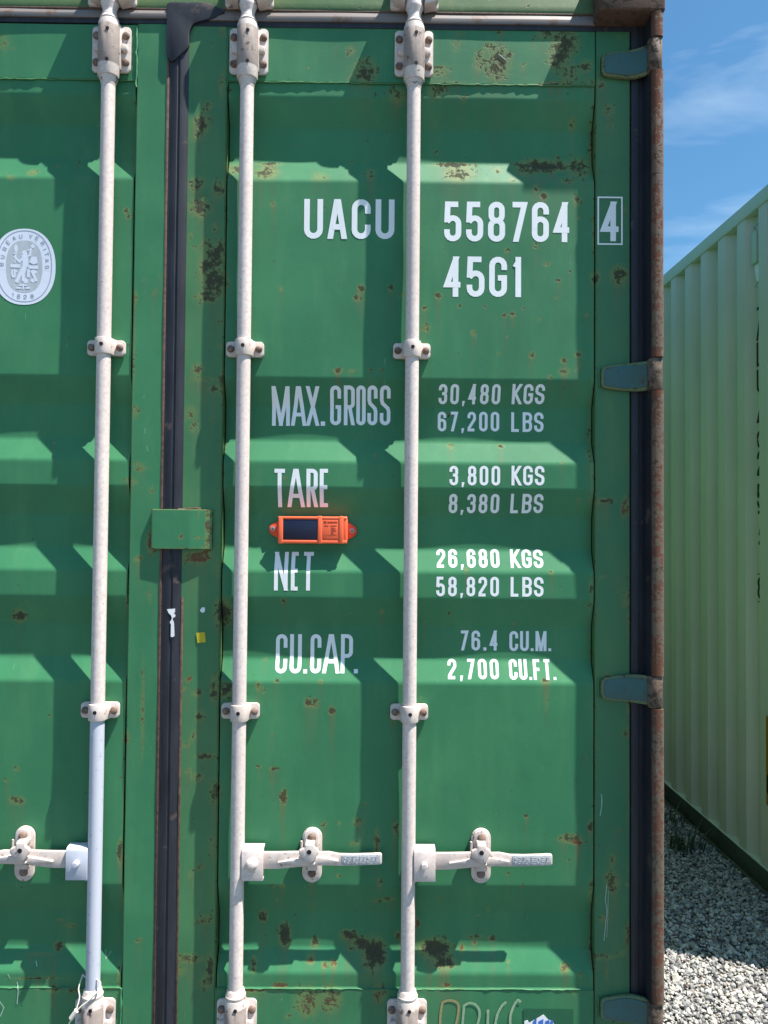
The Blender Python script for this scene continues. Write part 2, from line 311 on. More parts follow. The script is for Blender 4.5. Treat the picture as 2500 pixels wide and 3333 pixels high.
RUST += crop(0, 1600, [(70,540,32,32,.85,0),(660,215,22,45,1.3,1.6),(850,285,55,26,1,.9),(900,250,18,30,.9,.7),(640,455,12,40,.65,.9),(600,290,14,20,1,.9),(580,295,10,8,1,.9),(965,520,36,60,1,0),(940,330,10,50,.95,.3),(815,805,11,10,1.1,1),(805,855,10,10,1,1),(855,870,18,16,.9,0),(930,850,20,60,.9,0),(980,860,40,40,.9,0),(865,970,18,22,1,0),(840,1050,14,20,.8,0),(545,1060,12,30,1,.3),(805,1090,17,10,1,.9),(895,1140,45,12,.8,0),(1335,912,22,20,1,.2),(1362,915,14,22,1,0),(1433,945,14,18,1.2,.2),(1115,840,12,24,.8,0),(1140,860,10,20,.7,0),(1140,730,12,10,.6,0),(1225,470,14,14,.8,0),(1385,820,14,12,.6,0),(1195,820,14,12,.6,0),(620,950,5,250,.55,.6),(815,400,4,300,.5,0),(808,1000,4,150,.6,.2),(690,1000,6,200,.8,.9),(1650,520,12,16,.7,0),(1510,528,6,6,.7,0),(1335,678,8,14,.8,0),(1175,1042,6,6,.8,0),(550,480,8,60,.6,0),(610,570,24,12,.4,.6),(780,195,16,12,.8,.8)])
RUST += crop(1250, 1600, [(700,818,18,11,1.1,0),(700,900,14,90,.36,0),(745,870,8,60,.3,0),(355,335,10,9,.95,0),(723,348,10,10,1,0),(1045,460,14,60,.9,.2),(1050,560,10,70,.8,.3),(1048,360,10,60,.6,.2),(955,40,36,12,.9,0),(1040,75,18,40,.95,.8),(282,527,10,10,.7,0),(180,567,6,6,.7,0),(567,573,8,7,.8,0),(893,415,9,40,.8,0),(897,500,6,120,.6,0),(960,800,22,18,1,.5),(1045,1040,14,26,1,.3),(1055,900,12,90,.6,.3),(940,370,22,14,.5,0),(1015,382,8,8,.7,0),(160,890,8,7,.7,0),(40,950,18,60,.6,0),(875,1150,6,20,.6,0)])
RUST += crop(0, 2433, [(75,228,36,20,.9,0),(28,142,9,9,.9,0),(75,92,12,12,.7,0),(1225,215,16,34,1.15,.3),(1180,90,24,9,.85,0),(1120,82,10,8,.9,0),(855,125,30,18,.85,0),(935,190,25,50,.9,0),(815,100,14,12,.8,.8),(520,450,12,60,1.1,0),(540,480,20,9,.9,.3),(290,790,30,12,.7,0),(250,765,30,6,.6,0),(865,510,16,14,.9,0),(825,545,11,13,.9,.4),(600,825,15,11,.85,.4),(885,740,34,17,.9,.2),(820,905,70,14,.9,.2),(780,960,25,22,.6,.4),(910,950,18,60,.9,.2),(890,1010,25,30,.8,.2),(1225,830,25,48,1.3,0),(1130,748,20,24,1.05,0),(1355,860,18,25,1,0),(1095,942,11,30,1.2,0),(1615,905,50,58,1.3,.15),(1505,830,36,22,1.2,.15),(1560,868,40,26,1.2,.15),(1340,925,20,20,1,.7),(1400,945,14,14,1,.7),(1440,940,16,16,1,.7),(1330,1090,60,70,.8,.3),(1430,1080,50,60,.8,.3),(1210,1025,34,14,.95,.5),(1100,1045,70,6,1,.6),(1640,1060,28,36,.9,.4),(1628,410,11,60,1.05,.3),(1545,320,24,20,.8,0),(1400,330,13,14,.75,.2),(1465,325,10,10,.8,0),(1575,240,8,10,.8,0),(1530,415,25,12,.6,0),(235,880,20,18,1.15,.3),(160,905,90,5,.8,0),(160,995,110,6,.85,0),(240,1040,25,16,1,.3),(320,1045,30,12,1,.4),(922,430,12,60,.8,0),(1640,580,12,22,.8,0),(1640,672,40,8,.7,0),(920,620,8,90,.7,0),(1220,597,14,12,.8,0),(1180,597,10,9,.8,0),(1345,580,14,16,.8,0),(1195,668,8,8,.7,0),(1350,695,8,8,.7,0),(1272,742,5,5,.8,0),(1510,890,9,9,.9,0),(515,980,7,80,.8,0),(565,1120,12,8,.6,0),(775,300,7,180,.7,.7),(1330,1140,20,20,.8,.4),(1240,1160,14,14,.7,.3)])
RUST += crop(1250, 2433, [(800,392,52,20,1,0),(830,408,28,10,1.4,1.0),(615,297,10,12,.8,0),(890,340,12,26,1,0),(985,580,26,45,.9,.3),(970,545,18,10,.9,0),(950,735,24,18,.75,.4),(985,480,14,25,.7,0),(1008,350,9,10,.7,0),(1050,520,10,20,.6,0),(225,885,66,36,1.4,.1),(265,935,50,22,1.2,.15),(340,885,14,22,.9,.6),(400,840,40,10,.8,0),(470,848,18,13,1,.3),(270,1025,22,10,1,.6),(300,1040,50,5,.7,.5),(540,935,9,10,.8,.4),(785,955,24,16,1,.5),(845,980,9,12,.8,.5),(395,865,13,13,.95,.4),(50,345,14,26,1.05,.2),(145,778,13,22,.85,.5),(60,830,13,20,.9,.4),(897,620,9,60,.95,.2),(900,860,7,120,.8,0),(1050,800,16,50,.95,.4),(940,900,60,10,.75,.2),(960,960,8,60,.4,.4),(1025,880,18,22,.6,0),(408,752,9,9,.8,.2),(455,720,8,10,.7,0),(535,545,8,8,.8,0),(795,486,5,5,.9,0),(245,655,8,7,.7,0),(25,660,36,8,.7,0),(595,598,9,8,.7,0),(1050,200,8,300,.55,.3),(825,1050,10,26,.6,.3),(355,1055,8,8,.8,0),(75,1070,8,8,.8,0)])
_R = []
for u, v, a, b, s, r in RUST:
    x, z = P(u, v, .005); _R.append((x, z, a/1284, b/1284, s, r))
_R = np.array(_R)
def rust_at(x, z):
    x = np.asarray(x); z = np.asarray(z); ru = np.zeros(len(x)); rd = np.zeros(len(x)); rn = np.zeros(len(x))
    for X, Z, a, b, s, r in _R:
        q = np.where((abs(x-X) < 2.2*a) & (abs(z-Z) < 2.2*b))[0]
        if len(q) == 0: continue
        g = s*np.exp(-(((x[q]-X)/a)**2+((z[q]-Z)/b)**2)*.9)*.95
        better = g > ru[q]; ru[q] = np.maximum(ru[q], g); rd[q] = np.where(better, r*np.minimum(1, g*1.6), rd[q])
    for X, Z, a, b, s, r in _R:
        if s < .6: continue
        L_ = .02+1.6*b+.02*s; q = np.where((abs(x-X) < 2*a) & (z < Z) & (z > Z-3.2*L_))[0]
        if len(q): rn[q] = np.maximum(rn[q], .80*s*np.exp(-((x[q]-X)/(a*.75))**2-(Z-z[q])/L_))
    global RUN; RUN = rn
    return ru, rd
def und(x, z):   # very slight waviness of the sheet steel
    return .0009*np.sin(x*9.1+1.3)*np.sin(z*7.3+.4)+.0006*np.sin(x*17+z*5)+.0004*np.sin(z*23-x*11)

def sweep(name, prof, span, mat, parent, along='z', step=.012, wob=0.0, rust=True, angle=32, closed=False, extra=None):
    """prof: (x,y) for along z, (z,y) for along x ; the strip is cut finely so that rust can sit on it"""
    pts = [prof[0]]
    for a, b in zip(prof, prof[1:]+([prof[0]] if closed else [])):
        L = math.dist(a, b); k = max(1, int(L/step))
        for i in range(1, k+1): pts.append((a[0]+(b[0]-a[0])*i/k, a[1]+(b[1]-a[1])*i/k))
    if closed: pts = pts[:-1]
    n = max(2, int((span[1]-span[0])/step)+1); T = np.linspace(span[0], span[1], n); m = len(pts)
    A = np.array(pts); g0 = np.repeat(A[None, :, 0], n, 0); gy = np.repeat(A[None, :, 1], n, 0); gt = np.repeat(T[:, None], m, 1)
    X, Z = (g0, gt) if along == 'z' else (gt, g0)
    Y = gy+wob*(np.sin(X*13+Z*11)+.6*np.sin(Z*31+X*7))
    V = np.stack([X, Y, Z], -1).reshape(-1, 3)
    Fs = []
    mm = m if closed else m-1
    for i in range(n-1):
        for j in range(mm): Fs.append((i*m+j, i*m+(j+1) % m, (i+1)*m+(j+1) % m, (i+1)*m+j))
    for row in (0, n-1): 
        cap = [row*m+j for j in range(m)]; Fs.append(cap if row else cap[::-1])
    a = None
    if rust:
        ru, rd = rust_at(V[:, 0], V[:, 2])
        if extra: ru, rd = extra(V, ru, rd)
        a = {'rust': ru, 'red': rd, 'run': RUN}
    o = finish(name, V, Fs, mat, parent, True, angle, a)
    bm = bmesh.new(); bm.from_mesh(o.data); bmesh.ops.recalc_face_normals(bm, faces=bm.faces); bm.to_mesh(o.data); bm.free()
    return o

# ================================================================== GREEN CONTAINER
CEN = -.512
mir = lambda x: 2*CEN-x
XR = PX(2161, 1700, -.060)                                  # outer right side of the container
LEFT = mir(XR)
con = thing('shipping_container', (CEN, 3.0, 0), 'dark green weathered shipping container with closed double doors, pale locking rods and white lettering', 'container')

PXL, PXR = PX(735, 600), PX(1936, 600)      # right recessed panel, left and right edge
yP, yR = .004, .029
B = [(277, 0), (322, 0), (426, 1), (533.5, 1), (593, 0), (1235, 0), (1327, 1), (1439, 1), (1507, 0), (1591, 0), (1681, 1), (1790, 1), (1864, 0),
     (1950, 0), (2037, 1), (2146, 1), (2224, 0), (2885, 0), (2968, 1), (3083, 1), (3169, 0), (3218, 0)]
BZ = []
for v, k in B:
    y = yR if k else yP; BZ.append((PZ(1500, v, y), y))
ZTOP, ZBOT = BZ[0][0], BZ[-1][0]
_bz = np.array([b[0] for b in BZ[::-1]]); _by = np.array([b[1] for b in BZ[::-1]])
def surf(x, z):
    z = np.asarray(z, dtype=float); x = np.asarray(x, dtype=float); s = 0
    for o in (-.005, -.0025, 0, .0025, .005): s = s+np.interp(np.clip(z+o, ZBOT, ZTOP), _bz, _by)
    y = s/5
    return np.where(z < ZBOT, .001, np.where(z > ZTOP, .001, y))+und(x, z)
BANDS = sorted(set([round(float(z), 5) for z in _bz]+[round(float(z)+d, 5) for z in _bz for d in (-.005, .005)]+[i*.03 for i in range(0, 100)]))

def door_panel(x0, x1):
    xs = np.arange(x0, x1+1e-6, .0055); xs[-1] = x1
    zs = set(np.round(np.arange(ZBOT, ZTOP, .0055), 5))
    for z in _bz:
        for d in (-.005, -.0025, 0, .0025, .005):
            q = z+d
            if ZBOT <= q <= ZTOP: zs.add(round(float(q), 5))
    zs.add(ZTOP); zs = np.array(sorted(zs)); zs = zs[np.concatenate([[True], np.diff(zs) > 4e-4])]
    X, Z = np.meshgrid(xs, zs); Y = surf(X, Z); m = len(xs)
    # little dings
    rg = np.random.default_rng(int(abs(x0)*1000))
    for _ in range(16):
        a, b, r, d = rg.uniform(x0, x1), rg.uniform(ZBOT, ZTOP), rg.uniform(.02, .06), rg.uniform(-.0003, .0007)
        Y = Y+d*np.exp(-((X-a)**2+(Z-b)**2)/r**2)
    V = np.stack([X, Y, Z], -1).reshape(-1, 3); n = len(zs)
    i, j = np.meshgrid(np.arange(n-1), np.arange(m-1), indexing='ij'); a = (i*m+j).ravel()
    Fs = np.stack([a, a+1, a+m+1, a+m], -1)
    ru, rd = rust_at(V[:, 0], V[:, 2])
    e = np.minimum(V[:, 0]-x0, x1-V[:, 0]); ru = np.maximum(ru, .32*np.exp(-e/.006))
    return finish('door_panel', V, Fs, M['green'], con, True, 180, {'rust': ru, 'red': rd, 'run': RUN})
door_panel(PXL+.0035, PXR-.0005)
door_panel(mir(PXR)+.0005, mir(PXL)-.0035)

ZDT = PZ(1200, 88); ZDB = .135
def edge_rust(x0, x1, amt=.28, w=.005):
    def f(V, ru, rd):
        e = np.minimum(abs(V[:, 0]-x0), abs(V[:, 0]-x1)); return np.maximum(ru, amt*np.exp(-e/w)), rd
    return f
GL, GR = PX(552, 300), PX(614, 300)         # meeting gasket
XDR = PX(2052, 600)                         # right edge of the right leaf
def stile(x0, x1, mat='green'):
    b = .003
    sweep('door_stile', [(x0, .075), (x0, b), (x0+b, 0), (x1-b, 0), (x1, b), (x1, .075)], (ZDB, ZDT), M[mat], con, wob=.0004, extra=edge_rust(x0, x1))
stile(GR-.004, PXL, 'green_old'); stile(PXR+.0030, XDR, 'green_right')
stile(mir(XDR), mir(PXR)-.0030); stile(mir(PXL), GL-.002)
def rail(x0, x1, z0, z1, y):
    b = .003
    def ex(V, ru, rd):
        e = np.minimum(abs(V[:, 2]-z0), abs(V[:, 2]-z1)); return np.maximum(ru, .36*np.exp(-e/.004)), rd
    sweep('door_rail', [(z0, .07), (z0, y+b), (z0+b, y), (z1-b, y), (z1, y+b), (z1, .07)], (x0, x1), M['green'], con, along='x', wob=.0004, extra=ex)
rail(PXL, PXR, ZTOP, ZDT, .001); rail(mir(PXR), mir(PXL), ZTOP, ZDT, .001)
rail(PXL, PXR, ZDB, ZBOT, .001); rail(mir(PXR), mir(PXL), ZDB, ZBOT, .001)

def bead(pts, r, seed, mat='green_old', amp=.0012):
    rg = random.Random(seed); out = []; rr = []
    for (x0, y0, z0), (x1, y1, z1) in zip(pts, pts[1:]):
        k = max(2, int(math.dist((x0, z0), (x1, z1))/.011))
        for i in range(k):
            t = i/k; out.append((x0+(x1-x0)*t+rg.uniform(-amp, amp), y0+(y1-y0)*t, z0+(z1-z0)*t+rg.uniform(-amp, amp))); rr.append(r*rg.uniform(.6, 1.35))
    out.append(pts[-1]); rr.append(r)
    MB().tube(out, rr, 6).build('weld_bead', M[mat], con, 60)
bead([(PXL+.002, .0015, ZTOP), (PXR-.002, .0015, ZTOP)], .0018, 1)
bead([(PXL+.002, .0015, ZBOT), (PXR-.002, .0015, ZBOT)], .0017, 2)
bead([(mir(PXR)+.002, .0015, ZTOP), (mir(PXL)-.002, .0015, ZTOP)], .0018, 3)
bead([(mir(PXR)+.002, .0015, ZBOT), (mir(PXL)-.002, .0015, ZBOT)], .0017, 4)
bead([(mir(PXL)-.001, .000, ZTOP-.02), (mir(PXL)-.001, .000, ZDT-.01)], .0028, 6, 'green', .002)
bead([(mir(PXL)-.001, .000, ZBOT-.1), (mir(PXL)-.001, .000, ZBOT)], .003, 7, 'green')
bead([(PXL, .000, ZTOP-.02), (PXL, .000, ZDT-.03)], .0025, 8)

# --- rubber gaskets
def gasket_v(x0, x1, z0, z1, mat='rubber', d=.0035):
    w = x1-x0
    prof = [(x0, .02), (x0, -.0005), (x0+.12*w, -.001), (x0+.22*w, -d), (x0+.42*w, -d-.0005), (x0+.46*w, -d+.0018), (x0+.54*w, -d+.0018), (x0+.58*w, -d-.001), (x0+.80*w, -d-.0005), (x0+.94*w, -.0015), (x1, -.001), (x1, .02)]
    sweep('door_gasket', prof, (z0, z1), M[mat], con, rust=False, step=.02, wob=.0006, angle=28)
BOXT, BOXB = PZ(590, 1657), PZ(590, 1788)
gasket_v(GL, GR, ZDB, ZDT+.050)
def rail_x(x0, x1, zc):
    pass
def gasket_h(x0, x1, z0, z1, mat):
    h = z1-z0
    prof = [(z0, .02), (z0, -.001), (z0+.285*h, -.0015), (z0+.32*h, -.0055), (z0+.56*h, -.0075), (z0+.62*h, -.0070), (z1-.02*h, .001), (z1, .02)]
    sweep('gasket_lip', prof[:3]+[(z0+.285*h, .02)], (x0, x1), M['rubber'], con, along='x', rust=False, step=.02, wob=.0005, angle=28)
    sweep('door_gasket', [(z0+.29*h, .02)]+prof[3:], (x0, x1), M[mat], con, along='x', rust=False, step=.02, wob=.0007, angle=28)
gasket_h(mir(.664), GL-.001, ZDT+.001, PZ(300, 27), 'rubber_lit')
gasket_h(GR+.001, .664, ZDT-.004, PZ(1200, 40), 'rubber_lit')
gasket_v(XDR+.002, PX(2106, 900), ZDB, ZDT+.02); gasket_v(mir(PX(2106, 900)), mir(XDR)-.002, ZDB, ZDT+.02)
# moulded corner of the meeting gasket at the header
x0, z0 = P(545, 85); x1, z1 = P(738, 16)
MB().prism(roundpoly([(x0, z0-.08), (x0, z1-.004), (x0+.008, z1), (x0+.105, z1), (x1, z1-.022), (x1-.03, z1-.040), (GR+.012, z0+.004), (GR+.001, z0-.02), (GR+.001, z0-.06), (GL+.006, z0-.10)], .010), -.0090, .004, bevel=.005, seg=3).build('gasket_corner', M['rubber'], con, 50)
# thin rusty strips beside the meeting gasket
MB().box(GL-.0075, GL-.001, -.0015, .01, ZDB, ZDT-.06, .001).build('retainer_strip', M['strip'], con)
MB().box(GR+.000, GR+.0055, -.0022, .01, ZDB, BOXB-.12, .001).build('retainer_strip', M['strip'], con)

# --- header beam, castings, posts, side wall
ZH0 = PZ(900, 31); ZCONT = 2.935
sweep('header_beam', [(ZH0-.012, .05), (ZH0-.010, .001), (ZH0, -.0015), (ZH0+.006, -.0025), (ZCONT-.006, .010), (ZCONT, .03)], (mir(.56), .56), M['header'], con, along='x', wob=.0006)
MB().box(mir(.56), .56, -.0020, .006, ZH0-.006, ZH0-.001, .001).build('header_lip', M['strip'], con)
YF = -.066
def casting(x0, x1, z0, z1):
    mb = MB(); mb.box(x0, x1, YF, YF+.178, z0, z1, .006, 3)
    o = mb.build('corner_casting', M['casting'], con)
    sx = (x0+x1)/2; sz = (z0+z1)/2; s = -.001
    MB().prism(roundrect(sx-.04, sx+.04, sz-.028, sz+.028, .02), YF-.001, YF+.01).build('casting_hole', M['hole'], o)
zc = PZ(1960, 30, YF)
for (a, b) in ((PX(1953, 20, YF), XR+.004), (LEFT-.004, mir(PX(1953, 20, YF)))):
    casting(a, b, zc, ZCONT+.004); casting(a, b, 0.0, .118)
XPI = PX(2125, 1500, YF+.004)               # inner edge of the rounded post front
SEGH = []                                   # hinge heights
for v0, v1 in ((115, 220), (1162, 1266), (2205, 2308), (3278, 3385)):
    SEGH.append((PZ(2140, v1, YF), PZ(2140, v0, YF)))
def post(sgn):
    f = (lambda x: x) if sgn > 0 else mir
    prof = [(f(XPI+.004), .11), (f(XPI+.004), YF+.040), (f(XPI+.012), YF+.036), (f(XR-.002), YF+.036), (f(XR), YF+.05), (f(XR), .11)]
    sweep('corner_post', prof, (.118, zc), M['post'], con, step=.015, wob=.0006)
    # rounded nosing in lengths, cut out where the hinges sit
    zs = [.118]
    for a, b in SEGH[::-1]: zs += [a-.002, b+.002]
    zs.append(zc)
    cx = (XPI+XR)/2; w = (XR-XPI)/2
    for a, b in zip(zs[::2], zs[1::2]):
        if b-a < .01: continue
        prof = []
        for k in range(13):
            t = math.pi*(k/12); prof.append((f(cx-w*math.cos(t)), YF+.012-.012*math.sin(t)**.5))
        prof = [(f(XPI), YF+.014)]+prof+[(f(XR), YF+.034)]
        def ex(V, ru, rd, a=a, b=b):
            n = .35*np.sin(V[:, 2]*31)*np.sin(V[:, 2]*13+2)+.15*np.sin(V[:, 2]*90)
            ru = np.maximum(ru, .10+n*.45+.5*np.exp(-np.minimum(V[:, 2]-a, b-V[:, 2])/.03)-.6*np.clip((abs(V[:, 0]-CEN)-abs(XPI-CEN)-.014)/.01, 0, 1)); return ru, np.clip(.60+n, 0, 1.1)+0*rd
        sweep('post_nosing', prof, (a, b), M['post'], con, step=.006, wob=.0006, extra=ex)
post(1); post(-1)
# inner face of post beside gasket; near-black rubber colour paints its shade
for f in (lambda x: x, mir):
    a, b = sorted((f(XPI+.0035), f(XPI+.0005)))
    MB().box(a, b, YF+.0145, .10, .118, zc).build('post_web', M['rubber'], con)

def hinge(i, zz, f, ms):
    z0, z1 = zz; zm = (z0+z1)/2; h = z1-z0
    cx = (XPI+XR)/2-.003; kn = MB().lathe([(.016, 0), (.018, .003), (.018, h-.003), (.016, h)], (f(cx), YF+.020, z0), n=20).build('hinge', M['post'], con, 40)
    xl = PX(1954, 1200); xe = cx-.006
    out = roundpoly([(xl, zm+h*.33), (xl+.05, zm+h*.43), (xl+.085, zm+h*.47), (xe, zm+h*.48), (xe, zm-h*.48), (xl+.085, zm-h*.46), (xl+.05, zm-h*.43), (xl, zm-h*.35)], .014)
    def bend(p, q, r): s_ = max(0, (abs(p-CEN)-abs(xl+.062-CEN)))/(xe-xl-.062); return (p, q-.030*s_*s_, r)
    def piece(name, outl, y0, y1, bev, mat):
        xs = [xl+.062+(xe-xl-.062)*k/7 for k in range(8)]; mb = MB(); mb.prism([(f(p[0]), p[1]) for p in outl], y0, y1, bev, 3)
        for X_ in xs: bmesh.ops.bisect_plane(mb.bm, geom=mb.bm.verts[:]+mb.bm.edges[:]+mb.bm.faces[:], plane_co=(f(X_), 0, 0), plane_no=(1, 0, 0))
        return mb.warp(bend).build(name, mat, kn, 40)
    piece('hinge_blade', out, -.013, -.0002, .004, M['teal_edge'])
    x2 = PX(2098, 1200)
    pad = roundpoly([(xl+.006, zm+h*.27), (xl+.05, zm+h*.36), (x2, zm+h*.37), (x2+.003, zm-h*.36), (xl+.06, zm-h*.37), (xl+.006, zm-h*.29)], .010)
    piece('hinge_pad', pad, -.0152, -.0128, .0010, M['teal'])
    bead([(f(xl-.003), -.002, zm-h*.33), (f(xl-.004), -.002, zm+h*.33)], .0022, 40+i)
for i, zz in enumerate(SEGH):
    hinge(i, zz, lambda x: x, 1); hinge(i+10, zz, mir, -1)

# sill, side wall, roof, far end (plain, seen only from elsewhere)
sweep('sill_beam', [(0.012, .06), (0.012, -.02), (.118, -.02), (.128, .03), (.128, .06)], (mir(.55), .55), M['green_old'], con, along='x', rust=True)
def corr_wall(name, xo, sgn, y0, y1, z0, z1, mat, parent, per, parts, dep, step=None, attr=None, dent=None):
    """vertical corrugation along y; xo outer plane, sgn = direction pointing outward (+1/-1)"""
    ys = []; d = []
    y = y0; o1, s1, i1, s2 = [p*per for p in parts]
    seq = [(0, 0), (o1, 0), (o1+s1, 1), (o1+s1+i1, 1)]
    while y < y1:
        for dy, k in seq:
            if y+dy <= y1: ys.append(y+dy); d.append(k*dep)
        y += per
    ys.append(y1); d.append(0)
    ys = np.array(ys); d = np.array(d)
    yy = ys if step is None else np.array(sorted(set(np.round(np.concatenate([ys, np.arange(y0, y1, step)]), 5))))
    dd = np.interp(yy, ys, d); zz = np.linspace(z0, z1, 2 if step is None else int((z1-z0)/step))
    Y, Z = np.meshgrid(yy, zz); X = xo-sgn*np.repeat(dd[None], len(zz), 0)
    if dent is not None: X = X-sgn*dent(Y, Z)
    V = np.stack([X, Y, Z], -1).reshape(-1, 3); m = len(yy); n = len(zz)
    i, j = np.meshgrid(np.arange(n-1), np.arange(m-1), indexing='ij'); a = (i*m+j).ravel()
    Fs = np.stack([a, a+1, a+m+1, a+m], -1)
    at = {'rust': np.zeros(len(V)), 'red': np.zeros(len(V))}
    if attr is not None: at['rust'] = attr(V[:, 1], V[:, 2])
    return finish(name, V, Fs, mat, parent, True, 20, at)
CL = 12.1
corr_wall('side_wall', XR-.006, 1, .12, CL, .15, ZCONT-.05, M['green_old'], con, .278, (.27, .23, .27, .23), .036)
corr_wall('side_wall', LEFT+.006, -1, .12, CL, .15, ZCONT-.05, M['green_old'], con, .278, (.27, .23, .27, .23), .036)
for a, b in ((XR-.06, XR-.001), (LEFT+.001, LEFT+.06)):
    MB().box(a, b, .11, CL, ZCONT-.06, ZCONT-.004, .004).build('top_rail', M['green_old'], con)
    MB().box(a, b, .11, CL, .012, .16, .004).build('bottom_rail', M['green_old'], con)
MB().box(LEFT+.062, XR-.062, .05, CL, ZCONT-.02, ZCONT-.006).build('roof', M['green_old'], con)
MB().box(LEFT+.05, XR-.05, .06, CL, .13, .16).build('floor', M['under'], con)
MB().box(LEFT+.002, XR-.002, CL+.001, CL+.05, .012, ZCONT).build('end_wall', M['green_old'], con)

# --- locking rods and their hardware
YROD, RR = -.0243, .0172
_m = lambda a, b: (PX(a, 377, YROD)+PX(b, 3111, YROD))/2
R3, R2, R1 = _m(1347, 1327), _m(805, 767), _m(356, 299)
RODS = [(R3, 1), (R2, 1), (R1, -1), (mir(R3), -1)]
zb_top = (PZ(363, 90, -.005), PZ(363, 241, -.005))
def bolt(x, y, z, r, par, h=.007, mat='bolt'):
    MB().lathe([(r*1.1, 0), (r*1.12, h*.3), (r, h*.45), (r*.96, h*.8), (r*.7, h), (r*.25, h*1.12)], (x, y, z), (0, -1, 0), 14).build('bolt', M[mat], par, 50)
def bracket(x, zt, zb, flip):
    """bearing bracket: plate, half round housing with collars, four bolts, two grease holes"""
    mb = MB(); w = .0495
    mb.prism(roundrect(x-w, x+w, zb, zt, .011), -.007, -.0005, .0018)
    r = .0265; z0, z1 = (PZ(363, 236, -.048), PZ(363, 68, -.048)) if not flip else (zb-.016, PZ(800, 3262, -.045))
    prof = [(x-r-.006, -.005), (x-r-.001, -.012), (x-r, YROD+.004)]
    for k in range(1, 12):
        t = math.pi*k/12; prof.append((x-r*math.cos(t), YROD-r*math.sin(t)*.96))
    prof += [(x+r, YROD+.004), (x+r+.001, -.012), (x+r+.006, -.005)]
    mb.prism(prof[2:-2], z0, z1, .0018, axis='z', ang=40)
    mb.prism(prof, zb+.003, zt-.004, .0018, axis='z', ang=40)
    # gusset webs in the middle
    mb.prism([(x+r-.002, zt*.5+zb*.5-.012), (x+r+.016, zt*.5+zb*.5-.008), (x+r+.016, zt*.5+zb*.5+.008), (x+r-.002, zt*.5+zb*.5+.012)], -.018, -.005, .003)
    mb.prism([(x-r+.002, zt*.5+zb*.5-.012), (x-r-.016, zt*.5+zb*.5-.008), (x-r-.016, zt*.5+zb*.5+.008), (x-r+.002, zt*.5+zb*.5+.012)], -.018, -.005, .003)
    o = mb.build('rod_bracket', M['housing'], con, 40)
    for sx in (-1, 1):
        for zz in (zt-.025, zb+.025): bolt(x+sx*.0375, -.007, zz, .0088, o)
    for zz in (PZ(363, 91, -.050), PZ(363, 191, -.050)) if not flip else (PZ(800, 3292, -.050), zb+.006):
        MB().lathe([(.0046, 0), (.0046, .0012)], (x+.004, YROD-r*.955, zz), (0, -1, 0), 14).build('grease_hole', M['hole'], o)
    # collar rings
    c = MB(); c2 = MB()
    if not flip:
        zc_ = z1; c.lathe([(.0225, -.004), (.0225, .004), (.0245, .006), (.0245, .011), (.0225, .014), (.0235, .0175), (.021, .021), (.0185, .026)], (x, YROD, zc_), n=26)
        c2.lathe([(.0178, -.020), (.0190, -.012), (.0225, -.002), (.0225, .004)], (x, YROD, z0), n=26)
    else:
        zc_ = z1; c.lathe([(.0225, -.003), (.0248, .001), (.0252, .007), (.0225, .010), (.0218, .018), (.0185, .022)], (x, YROD, zc_), n=26)
        c2.lathe([(.0178, -.02), (.0215, -.002), (.0225, .004)], (x, YROD, z0), n=26)
    c.build('rod_collar', M['housing'], o, 40); c2.build('rod_skirt', M['housing'], o, 40)
def clamp(x, z):
    mb = MB(); w, h = .0475, .0195; r = .0222
    mb.prism(roundrect(x-w, x+w, z-h, z+h, .009), -.010, .0025, .0018)
    prof = [(x-r-.005, -.009), (x-r-.001, -.014), (x-r, YROD+.004)]
    for k in range(1, 12):
        t = math.pi*k/12; prof.append((x-r*math.cos(t), YROD-r*math.sin(t)))
    prof += [(x+r, YROD+.004), (x+r+.001, -.014), (x+r+.005, -.009)]
    mb.prism(prof, z-h-.001, z+h+.001, .0016, axis='z', ang=40)
    o = mb.build('rod_clamp', M['housing'], con, 40)
    for sx in (-1, 1): bolt(x+sx*.0355, -.010, z, .0082, o, .009)
    MB().lathe([(.0048, 0), (.0048, .001)], (x+.001, YROD-r-.0002, z+.002), (0, -1, 0), 14).build('grease_hole', M['hole'], o)
ztop0, ztop1 = PZ(363, 241), PZ(363, 92)
zbot1 = PZ(800, 3246); zbot0 = zbot1-.116
zc1, zc2 = PZ(1340, 1142, -.01), PZ(1340, 2318, -.01)

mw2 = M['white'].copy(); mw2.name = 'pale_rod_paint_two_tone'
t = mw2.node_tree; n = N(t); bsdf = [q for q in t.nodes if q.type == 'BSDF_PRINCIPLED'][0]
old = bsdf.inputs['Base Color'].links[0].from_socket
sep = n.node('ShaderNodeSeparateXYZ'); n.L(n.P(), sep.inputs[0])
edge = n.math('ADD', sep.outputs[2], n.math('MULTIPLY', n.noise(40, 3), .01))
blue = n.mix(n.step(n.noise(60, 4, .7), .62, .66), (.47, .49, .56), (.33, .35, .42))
n.L(n.mix(n.step(edge, zc2+.002, zc2-.002), old, blue), bsdf.inputs['Base Color'])

